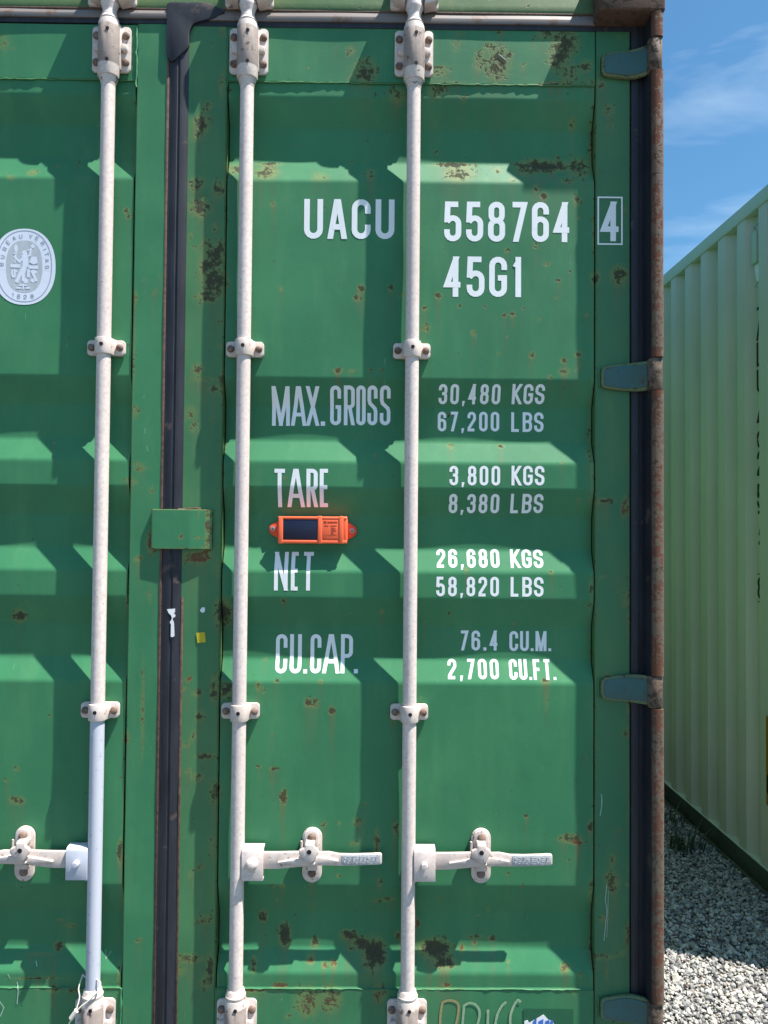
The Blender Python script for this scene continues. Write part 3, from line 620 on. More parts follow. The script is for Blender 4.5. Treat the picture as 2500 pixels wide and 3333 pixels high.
def bar_xz(mb, pts, half, y0, y1, bev=.002, taper=None):
    """flat bar following centre points (x,z) with half heights"""
    top = [(p[0], p[1]+h) for p, h in zip(pts, half)]; bot = [(p[0], p[1]-h) for p, h in zip(pts, half)][::-1]
    mb.prism(top+bot, y0, y1, bev)
def handle(x, s, mat_h, stud):
    """hub welded to the rod, swinging flat bar, retainer with hasp"""
    H_ = lambda u, v, y=YROD: ((PX(u, v, y)-R2)*s+x, PZ(u, v, y))
    zu, zl = PZ(820, 2758, YROD-.01), PZ(820, 2864, YROD-.01)
    mb = MB(); xa, xb = x+s*.013, x+s*.066
    a, b = min(xa, xb), max(xa, xb)
    # folded plate: front, rolled top
    prof = [(-.018, zl), (-.0415, zl), (-.0415, zu-.010), (-.038, zu-.003), (-.030, zu), (-.008, zu), (-.008, zu-.006), (-.030, zu-.006), (-.0355, zu-.012), (-.0355, zl+.004), (-.018, zl+.004)]
    mb.prism(prof, a, b, .0015, axis='x', ang=40)
    mb.box(a+.002, b-.002, -.0350, -.012, zl+.002, zu-.007, .002)
    hub = mb.build('handle_hub', mat_h, con, 40)
    MB().tube([(x+s*.0165, YROD-.006, zl-.004), (x+s*.018, YROD-.008, (zl+zu)/2), (x+s*.0165, YROD-.010, zu-.012)], .0045, 8).build('weld_bead', mat_h, hub)
    px, pz = H_(823, 2802)
    if stud == 'dome':
        MB().lathe([(.0145, 0), (.0150, .003), (.0145, .007), (.0110, .011), (.0085, .012), (.0075, .015), (.0025, .016)], (px, -.0415, pz), (0, -1, 0), 22).build('hub_pin', M['housing'], hub, 45)
    else:
        MB().lathe([(.0078, 0), (.0078, .014), (.0068, .0155), (.002, .016)], (px, -.0415, pz), (0, -1, 0), 18).build('hub_pin', mat_h, hub, 45)
    # handle bar
    hb = MB()
    pts = [H_(850, 2801), H_(905, 2801), H_(975, 2797), H_(1010, 2796), H_(1070, 2795), H_(1105, 2799), H_(1150, 2799), H_(1238, 2796)]
    hv = [.0205, .0205, .0185, .0165, .0165, .0145, .0138, .0135]
    bar_xz(hb, pts, hv, -.026, -.016, .002)
    ridge = [H_(905, 2804), H_(975, 2801), H_(1000, 2799), H_(1045, 2799), H_(1102, 2799)]
    bar_xz(hb, ridge, [.0015, .008, .010, .010, .002], -.033, -.022, .004)
    tipx, tipz = H_(1238, 2796)
    hb.prism(roundrect(min(tipx-s*.02, tipx+s*.004), max(tipx-s*.02, tipx+s*.004), tipz-.0133, tipz+.0133, .005), -.0265, -.0155, .002)
    bar = hb.build('rod_handle', M['housing'], con, 40)
    g = MB(); gp = [H_(1112, 2799), H_(1150, 2799), H_(1238, 2796)]
    bar_xz(g, gp, [.0125, .0125, .0120], -.0270, -.0255, .0005)
    g.build('handle_grip', M['galv'], bar)
    # raised casting marks on the grip
    k = MB(); rg = random.Random(int(x*1000))
    for row, zz in enumerate((.0045, -.0050)):
        xx = 0
        for q in range(9):
            u = 1120+q*12.5+rg.uniform(-2, 2); a_, z_ = H_(u, 2798); hgt = .0035
            k.box(min(a_, a_+s*.0035), max(a_, a_+s*.0035), -.0274, -.0266, z_+zz-hgt, z_+zz-hgt*.4 if q % 2 else z_+zz+hgt, .0003)
            if q % 3: k.box(min(a_, a_+s*.006), max(a_, a_+s*.006), -.0274, -.0266, z_+zz+hgt*.5, z_+zz+hgt, .0003)
    k.build('cast_marks', M['galv'], bar)
    # retainer base
    rx, rz0 = H_(1015, 2873, -.004); _, rz1 = H_(1015, 2694, -.004)
    rb = MB(); rb.prism(roundrect(rx-.0245, rx+.0245, rz0, rz1, .0244, 9), -.005, .0035, .0025)
    rb.prism(roundrect(rx-.014, rx+.014, rz0+.034, rz0+.052, .004), -.016, -.003, .002)
    ret = rb.build('handle_retainer', M['housing'], con, 40)
    bolt(rx, -.005, rz0+.0245, .0095, ret, .008); bolt(rx-.0, -.013, rz1-.020, .0095, ret, .009)
    hs = MB(); hx, hz = H_(1005, 2778, -.042)
    hs.prism(roundrect(rx-.0205, rx+.0165, rz1-.052, rz1-.002, .0180, 8), -.013, -.006, .002)
    top = roundpoly([(hx-.0105, hz+.014), (hx-.0250, hz+.008), (hx-.0240, hz-.004), (hx-.0095, hz-.0165), (hx-.004, hz-.0225), (hx+.010, hz-.0225), (hx+.016, hz-.0140), (hx+.0255, hz+.002), (hx+.0215, hz+.011), (hx+.0135, hz+.015), (hx+.013, hz+.023), (hx-.010, hz+.023)], .005)
    hs.prism(top, -.044, -.034, .003, ang=50)
    hs.prism([(-.043, hz+.020), (-.036, hz+.010), (-.008, rz1-.036), (-.008, rz1-.024), (-.040, hz+.026)], hx-.009, hx+.013, .002, axis='x')
    hs.tube([(rx-.0255, -.011, rz1-.062), (rx-.0255, -.011, rz1-.030)], .0032, 8)
    hasp = hs.build('retainer_hasp', M['housing'], ret, 45)
    if stud != 'left':
        MB().lathe([(.0058, 0), (.0058, .0006)], (hx+.001, -.0442, hz+.004), (0, -1, 0), 14).build('hasp_hole', M['hole'], hasp)
    for dx, dz in ((-.019, -.009), (.012, -.027)): MB().lathe([(.0025, -.01), (.0032, .006), (.002, .008)], (hx+dx, -.032, hz+dz), (0, -1, 0), 8).build('hasp_lug', M['housing'], hasp)

for i, (x, s) in enumerate(RODS):
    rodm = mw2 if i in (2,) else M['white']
    mb = MB()
    prof = [(RR*.9, .10), (RR, .105)]
    z = .15
    while z < 2.66: prof.append((RR, z)); z += .12
    prof.append((RR, 2.7)); 
    mb.lathe([(r, z) for r, z in prof], (x, YROD, 0), n=36)
    zt = PZ(360, 45, YROD)
    mb.lathe([(.0185, zt-.02), (.0185, zt-.004), (.0165, zt+.002), (.0175, zt+.010), (.0215, zt+.021), (.0225, zt+.027), (.0205, zt+.033), (.0215, zt+.040), (.0225, zt+.062)], (x, YROD, 0), n=30)
    # cam head above
    mb.prism(roundpoly([(x-.022, zt+.060), (x+.022, zt+.060), (x+.030, zt+.085), (x+.018, zt+.10), (x-.03, zt+.10)], .004), YROD-.02, YROD+.022, .003)
    rod = mb.build('lock_rod', rodm, con, 40)
    bracket(x, ztop1, ztop0, False); bracket(x, zbot1, zbot0, True)
    clamp(x, zc1); clamp(x, zc2)
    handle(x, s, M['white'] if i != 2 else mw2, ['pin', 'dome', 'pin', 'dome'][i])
    # cam keeper on header: two lugs either side with a base plate
    kb = MB(); kz0 = PZ(360, 6, -.04)
    kb.prism(roundrect(x-.062, x+.062, kz0+.012, kz0+.088, .008), -.010, .020, .003)
    kb.prism(roundpoly([(x+.024, kz0+.004), (x+.050, kz0+.010), (x+.062, kz0+.030), (x+.062, kz0+.08), (x+.034, kz0+.08), (x+.030, kz0+.03)], .004), -.044, -.005, .003)
    kb.prism(roundpoly([(x-.024, kz0+.010), (x-.050, kz0+.016), (x-.062, kz0+.036), (x-.062, kz0+.08), (x-.034, kz0+.08), (x-.030, kz0+.03)], .004), -.044, -.005, .003)
    kb.build('cam_keeper', M['housing'], con, 40)

# small galvanised latch pin left of each retainer is part of the hasp; lock box over the meeting gasket
x0, zt = P(492, 1657, -.012); x1, zb = P(690, 1788, -.010); xm = PX(615, 1700, -.015); zm = (zt+zb)/2
lb = MB()
prof = [(x0, .0), (x0+.0005, -.011), (x0+.003, -.0125), (xm-.001, -.0155), (xm+.002, -.0155), (x1-.006, -.011), (x1, -.008), (x1, .0)]
lb.prism(prof, zb, zt, .002, axis='z', ang=14)
co = lb.build('lock_box_cover', M['green'], con, 12)
me = co.data; bm = bmesh.new(); bm.from_mesh(me)
for k in range(1, 18):
    zc_ = (zb-zt)/2+(zt-zb)*k/18; g = bm.verts[:]+bm.edges[:]+bm.faces[:]
    bmesh.ops.bisect_plane(bm, geom=g, plane_co=(0, 0, zc_), plane_no=(0, 0, 1))
for k in range(1, 22):
    xc_ = (x0-x1)/2+(x1-x0)*k/22; g = bm.verts[:]+bm.edges[:]+bm.faces[:]
    bmesh.ops.bisect_plane(bm, geom=g, plane_co=(xc_, 0, 0), plane_no=(1, 0, 0))
bm.to_mesh(me); bm.free(); cw = WL[co.name]
V = np.array([tuple(v.co+cw) for v in me.vertices])
e = np.minimum.reduce([V[:, 0]-x0, x1-V[:, 0], V[:, 2]-zb, zt-V[:, 2]])
ru = .62*np.exp(-e/.0035); q = x1-V[:, 0]; ru = np.maximum(ru, .85*np.exp(-((q-.010)/.007)**2)); rd = np.full(len(V), .3)
for u, v, a, b, s, r in ((586, 1747, 9, 9, .95, .9), (644, 1749, 16, 4, 1, .8), (640, 1675, 5, 25, .55, 0), (655, 1675, 5, 20, .5, 0), (668, 1780, 20, 10, .6, .2)):
    X, Z = P(u, v, -.024); g = s*np.exp(-((V[:, 0]-X)*1284/a)**2-((V[:, 2]-Z)*1284/b)**2); ru = np.maximum(ru, g); rd = np.maximum(rd, g*r)
for k, a in (('rust', ru), ('red', rd)):
    at = me.attributes.new(k, 'FLOAT', 'POINT'); at.data.foreach_set('value', a.astype(np.float32))
bead([(xm-.03, -.008, zt+.001), (x1-.03, -.006, zt+.0015)], .0035, 77, 'strip', .002)

# ================================================================== LETTERING
def arc(cx, cz, r, a0, a1, n=7): return [(cx+r*math.cos(math.radians(a0+(a1-a0)*i/n)), cz+r*math.sin(math.radians(a0+(a1-a0)*i/n))) for i in range(n+1)]
def glyph(c, W, H):
    r = W/2; q = min(W*.5, H*.25)
    bowl_l = lambda z0, z1: [(0, z1)]+[(W-q, z1)]+arc(W-q, z1-q, q, 90, 0)+arc(W-q, z0+q, q, 0, -90)+[(0, z0)]
    loop = lambda x0, x1, z0, z1, k: arc(x1-k, z1-k, k, 0, 90)+arc(x0+k, z1-k, k, 90, 180)+arc(x0+k, z0+k, k, 180, 270)+arc(x1-k, z0+k, k, 270, 360)
    if c in '0O': return [('c', loop(0, W, 0, H, r))]
    if c == 'U': return [('o', [(0, H)]+arc(r, r, r, 180, 360)+[(W, H)])]
    if c == 'A': return [('o', [(0, 0), (W*.43, H)]), ('o', [(W, 0), (W*.57, H)]), ('o', [(W*.16, H*.27), (W*.84, H*.27)])]
    if c == 'C': return [('o', [(W, H*.66)]+arc(r, H-r, r, 0, 180)+arc(r, r, r, 180, 360)+[(W, H*.34)])]
    if c == 'G': return [('o', [(W, H*.70)]+arc(r, H-r, r, 0, 180)+arc(r, r, r, 180, 360)+[(W, H*.47), (W*.48, H*.47)])]
    if c == '5':
        t = H*.60; k = r
        return [('o', [(W*.97, H), (W*.06, H), (W*.0, H*.47)]), ('o', [(W*.0, H*.50)]+arc(r, t-k, k, 150, 0)+arc(r, r, r, 0, -180)+[(0, H*.27)])]
    if c == '8': return [('c', loop(0, W, 0, H*.53, min(r, H*.25))), ('c', loop(W*.04, W*.96, H*.53, H, min(r*.92, H*.23)))]
    if c == '7': return [('o', [(-W*.02, H), (W, H), (W*.32, 0)])]
    if c == '6': return [('c', loop(0, W, 0, H*.58, min(r, H*.28))), ('o', [(0, H*.3)]+arc(r, H-r, r, 180, 0)+[(W, H*.72)])]
    if c == '4': return [('o', [(W*.70, 0), (W*.70, H)]), ('o', [(W*.70, H), (0, H*.27), (W*1.10, H*.27)])]
    if c == '1': return [('o', [(W*.55, 0), (W*.55, H)]), ('o', [(W*.55, H*.93), (W*.12, H*.78)])]
    if c == '3': return [('o', [(0, H*.72)]+arc(r, H-r, r, 180, 0)+arc(W-q*.8, H*.53+q*.8, q*.8, 0, -90)+[(W*.35, H*.53)]), ('o', [(W*.35, H*.53)]+arc(W-q*.8, H*.53-q*.8, q*.8, 90, 0)+arc(r, r, r, 0, -180)+[(0, H*.28)])]
    if c == '2': return [('o', [(0, H*.70)]+arc(r, H-r, r, 180, 0)+[(W, H*.64), (W*.04, H*.12), (W*.02, 0.0), (W, 0)])]
    if c == 'M': return [('o', [(0, 0), (0, H)]), ('o', [(W*.04, H), (W*.5, 0)]), ('o', [(W*.5, 0), (W*.96, H)]), ('o', [(W, H), (W, 0)])]
    if c == 'X': return [('o', [(0, 0), (W, H)]), ('o', [(0, H), (W, 0)])]
    if c == 'R': return [('o', [(0, 0), (0, H)]), ('o', bowl_l(H*.47, H)), ('o', [(W*.55, H*.47), (W*.98, 0)])]
    if c == 'B': return [('o', [(0, 0), (0, H)]), ('o', bowl_l(H*.53, H)), ('o', bowl_l(0, H*.53))]
    if c == 'P': return [('o', [(0, 0), (0, H)]), ('o', bowl_l(H*.42, H))]
    if c == 'S':
        return [('o', [(W, H*.70)]+arc(r, H-r, r, 0, 180)+[(0, H*.66), (W*.12, H*.57), (W*.88, H*.43), (W, H*.34)]+arc(r, r, r, 0, -180)+[(0, H*.30)])]
    if c == 'T': return [('o', [(W*.5, 0), (W*.5, H)]), ('o', [(-W*.08, H), (W*1.08, H)])]
    if c == 'E': return [('o', [(0, 0), (0, H)]), ('o', [(0, H), (W, H)]), ('o', [(0, H*.52), (W*.92, H*.52)]), ('o', [(0, 0), (W, 0)])]
    if c == 'F': return [('o', [(0, 0), (0, H)]), ('o', [(0, H), (W, H)]), ('o', [(0, H*.50), (W*.9, H*.50)])]
    if c == 'L': return [('o', [(0, 0), (0, H)]), ('o', [(0, 0), (W*.95, 0)])]
    if c == 'K': return [('o', [(0, 0), (0, H)]), ('o', [(0, H*.38), (W*.95, H)]), ('o', [(W*.30, H*.52), (W, 0)])]
    if c == 'N': return [('o', [(0, 0), (0, H)]), ('o', [(0, H), (W, 0)]), ('o', [(W, 0), (W, H)])]
    if c == 'D': return [('o', [(0, 0), (0, H)]), ('o', bowl_l(0, H))]
    if c == 'V': return [('o', [(0, H), (W*.5, 0)]), ('o', [(W, H), (W*.5, 0)])]
    if c == 'I': return [('o', [(W*.5, 0), (W*.5, H)])]
    return []
def ribbon(pts, t, closed=False, ext=False, H=None):
    """quads of a stroked polyline"""
    P_ = [Vector(p) for p in pts]
    P_ = [p for i, p in enumerate(P_) if i == 0 or (p-P_[i-1]).length > 1e-6]
    if closed and (P_[0]-P_[-1]).length < 1e-6: P_.pop()
    if not closed and ext:
        for a, b in ((0, 1), (-1, -2)):
            if P_[a].y <= 1e-6 or P_[a].y >= H-1e-6:
                d = (P_[a]-P_[b]).normalized()
                if abs(d.y) > .3: P_[a] = P_[a]+d*t*1.5
    n = len(P_); L = []; R_ = []
    for i in range(n):
        a = P_[i-1] if (i > 0 or closed) else None; b = P_[(i+1) % n] if (i < n-1 or closed) else None
        d1 = (P_[i]-a).normalized() if a is not None else None; d2 = (b-P_[i]).normalized() if b is not None else None
        if d1 is None: d1 = d2
        if d2 is None: d2 = d1
        n1 = Vector((-d1.y, d1.x)); n2 = Vector((-d2.y, d2.x)); m = n1+n2
        m = n1 if m.length < .2 else m.normalized(); k = 1/max(.45, m.dot(n1)); L.append(P_[i]+m*t/2*k); R_.append(P_[i]-m*t/2*k)
    return [[tuple(L[i]), tuple(L[(i+1) % n]), tuple(R_[(i+1) % n]), tuple(R_[i])] for i in range(n if closed else n-1)]
def clipz(poly, z, keep_above):
    out = []; n = len(poly)
    for i in range(n):
        a, b = poly[i], poly[(i+1) % n]; ia = (a[1] >= z) == keep_above; ib = (b[1] >= z) == keep_above
        if ia: out.append(a)
        if ia != ib:
            t = (z-a[1])/(b[1]-a[1]); out.append((a[0]+(b[0]-a[0])*t, z))
    return out
def decal(name, layers, mat, parent, surface=surf, off=.0004, bands=None, extra_y=0):
    """layers: list of polygon lists in world (x,z), each later list sits a hair proud of the former"""
    V = []; Fs = []; bands = BANDS if bands is None else bands
    for k, polys in enumerate(layers):
        for poly in polys:
            z0 = min(p[1] for p in poly); z1 = max(p[1] for p in poly)
            cuts = [b for b in bands if z0+1e-5 < b < z1-1e-5]; lo = [None]+cuts; hi = cuts+[None]
            for a, b in zip(lo, hi):
                q = poly
                if a is not None: q = clipz(q, a, True)
                if b is not None and len(q) > 2: q = clipz(q, b, False)
                if len(q) < 3: continue
                i0 = len(V)
                for p in q:
                    V.append((p[0], float(surface(p[0], p[1]))-off-k*.00008+extra_y, p[1]))
                Fs.append(tuple(range(i0, i0+len(q))))
    o = finish(name, V, Fs, mat, parent, False)
    return o
def text(name, s, boxes, stroke, parent, mat=None, label=None, surface=surf, rot=None):
    """boxes: one (u0,u1,vtop,vbot) photo box per non-space character"""
    j = 0
    for ch in s:
        layers = [[] for _ in range(6)]
        if ch == ' ': continue
        u0, u1, v0, v1 = boxes[j]; j += 1
        um, vm = (u0+u1)/2, (v0+v1)/2
        yy = float(surface(PX(um, vm, .02), PZ(um, vm, .02)))
        xa, xb = PX(u0, vm, yy), PX(u1, vm, yy); za, zb_ = PZ(um, v1, yy), PZ(um, v0, yy)
        w, h = xb-xa, zb_-za; t = stroke/1284
        if ch in '.,':
            q = [(xa, za), (xb, za), (xb, za+w), (xa, za+w)] if ch == '.' else [(xa+w*.15, za-w*.55), (xa+w*.6, za-w*.55), (xb, za+w), (xa+w*.15, za+w)]
            decal('punctuation_mark', [[q]], mat or M['letter'], parent, surface); continue
        W_, H_ = w-t, h-t
        for k, (typ, pts) in enumerate(glyph(ch, W_, H_)):
            for quad in ribbon(pts, t, typ == 'c', True, H_):
                q = clipz(clipz(quad, -t/2, True), H_+t/2, False) if True else quad
                if len(q) > 2: layers[k].append([(p[0]+xa+t/2, p[1]+za+t/2) for p in q])
        decal('digit' if ch.isdigit() else 'letter', layers, mat or M['letter'], parent, surface)
def evenly(s, u0, u1, v0, v1, slope=0., narrow=None, gap=.22):
    """character boxes for a run: letters of equal width, punctuation narrow; u0..u1 whole run"""
    wt = {'.': .32, ',': .34, '1': .7, ' ': .55, 'M': 1.25, 'I': .5}; wt.update(narrow or {})
    tot = sum(wt.get(c, 1) for c in s)+gap*(len(s)-1); k = (u1-u0)/tot; x = u0; out = []
    for c in s:
        w = wt.get(c, 1)*k
        if c != ' ': out.append((x, x+w, v0+slope*(x-u0), v1+slope*(x-u0)))
        x += w+gap*k
    return out
def T(name, s, u0, u1, v0, v1, st, slope=.006, **kw): return text('marking', s, evenly(s, u0, u1, v0, v1, slope, **kw), st, con)
# owner code and serial number (crop scale 1.327)
T('', 'UACU', 990, 1284, 648, 777, 18.5, gap=.26)
T('', '558764', 1446, 1858, 656, 786, 18.5, gap=.28)
text('marking', '4', [(1956, 2018, 656, 785)], 18.5, con, surface=lambda x, z: und(x, z)*0)
b0 = [PX(1947, 700), PX(2024, 700), PZ(1985, 795), PZ(1985, 643)]
flat = lambda x, z: 0.0*np.asarray(x)
decal('marking_frame', [[q for q in ribbon([(b0[0], b0[2]), (b0[1], b0[2]), (b0[1], b0[3]), (b0[0], b0[3])], .0040, True)]], M['letter'], con, flat, off=.0010)
T('', '45G1', 1446, 1706, 835, 966, 18.5, gap=.26)
def XB(s, xs, v0, v1, st): text('marking', s, [(780+a/1.413, 780+b/1.413, v0, v1) for a, b in xs], st, con)
XB('MAX.', [(150, 232), (238, 307), (308, 366), (374, 394)], 1261, 1386, 12.5)
XB('GROSS', [(417, 467), (480, 530), (537, 580), (588, 634), (645, 694)], 1259, 1384, 12)
XB('TARE', [(154, 214), (219, 298), (307, 359), (368, 415)], 1526, 1650, 13)
XB('NET', [(159, 222), (236, 277), (287, 344)], 1797, 1922, 12.5)
XB('CU.CAP.', [(167, 220), (232, 286), (296, 313), (326, 376), (383, 460), (466, 521), (527, 545)], 2064, 2188, 12.5)
def N_(s, u0, u1, v0, v1): T('', s, u0, u1, v0, v1, 9.6, slope=.002, gap=.37, narrow={',': .38, '.': .36} if len(s) != 5 or s[0] != 'C' else None)
def U_(s, u0, u1, v0, v1): T('', s, u0, u1, v0, v1, 9.6, slope=.002, gap=.22)
N_('30,480', 1428, 1629, 1252, 1314); U_('KGS', 1667, 1773, 1252, 1314)
N_('67,200', 1425, 1625, 1340, 1404); U_('LBS', 1664, 1769, 1342, 1406)
N_('3,800', 1463, 1628, 1516, 1580); U_('KGS', 1665, 1772, 1516, 1580)
N_('8,380', 1461, 1625, 1608, 1670); U_('LBS', 1662, 1768, 1608, 1670)
N_('26,680', 1421, 1625, 1787, 1847); U_('KGS', 1661, 1767, 1788, 1848)
N_('58,820', 1420, 1624, 1877, 1941); U_('LBS', 1662, 1769, 1878, 1942)
N_('76.4', 1496, 1622, 2052, 2117); U_('CU.M.', 1658, 1794, 2054, 2119)
N_('2,700', 1457, 1623, 2146, 2208); U_('CU.FT.', 1657, 1808, 2147, 2210)

# certification sticker (left door)
ZS = 6.914
def zp(x, y): return P(x/ZS, 700+y/ZS, .008)
def ell(cx, cy, a, b, n=48, p=2.25):
    out = []
    for k in range(n):
        t = 2*math.pi*k/n; c, s = math.cos(t), math.sin(t)
        out.append(zp(cx+a*abs(c)**(2/p)*(1 if c > 0 else -1), cy+b*abs(s)**(2/p)*(1 if s > 0 else -1)))
    return out
def fan(pts):
    c = (sum(p[0] for p in pts)/len(pts), sum(p[1] for p in pts)/len(pts)); return [[c, pts[i], pts[(i+1) % len(pts)]] for i in range(len(pts))]
st = decal('certification_sticker', [fan(ell(560, 1175, 708, 855))], M['sticker'], con, off=.0006)
st['label'] = 'pale oval certification sticker with a figure and the words BUREAU VERITAS 1828'
decal('sticker_ring', [ribbon(ell(565, 1165, 612, 797), .0022, True)], M['sticker_ink'], st, off=.0008)
decal('sticker_field', [fan(ell(563, 1170, 408, 585, p=2.5))], M['sticker_grey'], st, off=.0008)
def zr(pts, t): return ribbon([zp(*p) for p in pts], t/ZS/1284)
def disc(x, y, a, b=None): return fan(ell(x, y, a, b or a, 18, 2))
L0 = disc(570, 862, 56, 60)+disc(380, 765, 44, 88)+disc(757, 718, 44, 42)+disc(592, 1490, 56, 62)+disc(775, 1290, 72, 48)+disc(770, 1480, 66, 50)
L1 = zr([(560, 900), (590, 1000), (590, 1180)], 130)+zr([(600, 960), (700, 915), (705, 800), (725, 760)], 44)+zr([(560, 960), (455, 1060), (345, 950)], 52)+zr([(375, 860), (370, 930), (350, 960)], 46)
L2 = zr([(575, 1150), (500, 1280), (385, 1530)], 74)+zr([(590, 1170), (540, 1330), (545, 1500)], 70)+zr([(252, 1152), (468, 1160)], 78)+zr([(658, 1180), (878, 1190)], 78)
L3 = zr([(300, 1240), (292, 1350), (310, 1400), (345, 1395), (358, 1260), (400, 1290)], 44)+zr([(662, 1235), (655, 1415)], 62)+zr([(730, 1260), (840, 1500)], 60)+zr([(455, 1590), (630, 1590)], 34)+zr([(543, 1560), (540, 1680)], 34)+zr([(385, 1650), (500, 1650)], 40)+zr([(585, 1655), (700, 1650)], 40)
L4 = [[zp(735, 950), zp(845, 950), zp(870, 1090), zp(780, 1130), zp(680, 1080)]]+zr([(325, 870), (410, 870)], 30)+zr([(640, 820), (680, 780)], 24)+zr([(355, 1010), (355, 1085)], 24)
decal('sticker_figure', [L0, L1, L2, L3, L4], M['sticker'], st, off=.0011)
lay = [[] for _ in range(5)]
for ch, cx, cy, ro in (('B', 52, 1125, 93), ('U', 80, 955, 82), ('R', 130, 775, 66), ('E', 200, 628, 50), ('A', 335, 532, 24), ('U', 485, 492, 6), ('V', 710, 492, -9), ('E', 850, 540, -26), ('R', 975, 655, -46), ('I', 1025, 785, -62), ('T', 1065, 895, -72), ('A', 1075, 1035, -82), ('S', 1075, 1185, -90), ('1', 312, 1808, -4), ('8', 436, 1842, -2), ('2', 582, 1852, 0), ('8', 740, 1838, 3)):
    h = 84/ZS/1284; w = 62/ZS/1284; t_ = 15/ZS/1284; X, Z = zp(cx, cy); c, s = math.cos(math.radians(ro)), math.sin(math.radians(ro))
    lay = [[] for _ in range(5)]
    for k, (typ, pts) in enumerate(glyph(ch, w, h)):
        for q in ribbon(pts, t_, typ == 'c'):
            lay[k].append([(X+(p[0]-w/2)*c-(p[1]-h/2)*s, Z+(p[0]-w/2)*s+(p[1]-h/2)*c) for p in q])
    decal('digit' if ch.isdigit() else 'letter', lay, M['sticker_ink'], st, off=.0009)

# small labels and marks on the frame
def uvpoly(pts, y=0.): return [P(u, v, y) for u, v in pts]
def scrap(name, pts, mat, y, par=con, th=.0005, label=None):
    o = MB().prism(uvpoly(pts, y), y-th, y, 0).build(name, mat, par)
    if label: o['label'] = label
    return o
scrap('label_sticker', [(639, 2060), (667, 2057), (670, 2090), (643, 2093)], M['yellow'], -.0008, label='small yellow square sticker')
scrap('label_scrap', [(651, 1984), (656, 1981), (656, 1977), (667, 1977), (667, 1990), (660, 1995), (653, 1991)], M['tape'], -.0008, label='tiny torn white label remnant')
tp = scrap('torn_tape', [(544, 1983), (570, 1981), (570, 1992), (566, 1998), (571, 2001), (570, 2009), (565, 2009), (562, 2016), (566, 2026), (568, 2070), (562, 2074), (556, 2072), (557, 2032), (553, 2026), (560, 2013), (558, 2004), (549, 1995)], M['tape'], -.0045, th=.0010, label='torn strip of white tape stuck on the gasket')
scrap('paint_patch', [(1704, 3282), (1866, 3284), (1868, 3420), (1704, 3420)], M['patch'], .0002, label='darker green repainted rectangle')
sk = MB().prism(uvpoly([(1706, 3322), (1716, 3318), (1722, 3327), (1745, 3314), (1768, 3300), (1783, 3316), (1800, 3325), (1806, 3345), (1800, 3420), (1706, 3420)], .002), -.0016, -.0008).build('torn_sticker', M['tape'], con)
sk['label'] = 'torn white and blue sticker'
for k, (a, b) in enumerate(((1734, 1742), (1752, 1764), (1774, 1784), (1790, 1796))):
    MB().prism(uvpoly([(a, 3322), (b+4, 3312+k*2), (b, 3420), (a-6, 3420)], .001), -.0022, -.0016).build('sticker_stripe', M['blue'], sk)
# chalk writing
def chalk(strokes, mat, w=8.0):
    lay = []
    for pts in strokes:
        rg = random.Random(len(pts)); 
        q = [(float(x), float(y)) for x, y in pts]; sm = []
        for i in range(len(q)-1):
            p0, p1, p2, p3 = q[max(i-1, 0)], q[i], q[i+1], q[min(i+2, len(q)-1)]
            for j in range(6):
                t = j/6; sm.append(tuple(.5*(2*p1[k]+(p2[k]-p0[k])*t+(2*p0[k]-5*p1[k]+4*p2[k]-p3[k])*t*t+(3*p1[k]-p0[k]-3*p2[k]+p3[k])*t**3) for k in (0, 1)))
        sm.append(q[-1]); lay.append(ribbon([P(1250+x/1.659, 3150+y/1.659, .001) for x, y in sm], w/1284))
    decal('chalk_writing', lay, mat, con, lambda x, z: .0001+0*np.asarray(x), off=.0007)
chalk([[(318, 178), (306, 240), (302, 330), (300, 400)], [(318, 185), (345, 174), (380, 178), (402, 200), (398, 260), (380, 330), (350, 390), (302, 402)]], M['chalk_brown'])
chalk([[(432, 200), (424, 300), (420, 400)], [(428, 205), (462, 188), (498, 200), (516, 240), (505, 300), (480, 350), (425, 400)],
       [(562, 222), (560, 300), (570, 400)], [(660, 182), (640, 200), (612, 250), (600, 320), (610, 380), (640, 390), (655, 350), (640, 310), (604, 320)],
       [(738, 184), (722, 172), (700, 205), (682, 260), (684, 330), (700, 380), (730, 370), (735, 330), (690, 320)]], M['chalk'])
# long scratches
def scratch(pts, w=1.6, y=0.):
    decal('scratch', [ribbon([P(u, v, y) for u, v in pts], w/1284)], M['scratch'], con, (lambda x, z: y+0*np.asarray(x)) if y == 0 else surf, off=.0006)
scratch([(1957, 2585), (1959, 2600), (1958, 2625), (1953, 2655)], 2.6)
scratch([(1975, 2880), (1970, 2930), (1976, 2960), (1968, 3040), (1966, 3062)], 2.2)
scratch([(1980, 2900), (1978, 2990), (1975, 3050)], 1.3)
scratch([(1623, 176), (1632, 183), (1646, 194)], 3.2)
scratch([(472, 1395), (476, 1440), (482, 1470)], 1.0)
scratch([(60, 3190), (66, 3215), (62, 3260)], 3, .01); scratch([(30, 3165), (38, 3180)], 2.4, .01); scratch([(4, 3248), (20, 3270), (8, 3300)], 3.0, .01)
scratch([(338, 3100), (342, 3125), (356, 3105)], 1.4, .01); scratch([(115, 3130), (122, 3145)], 2.5, .01)

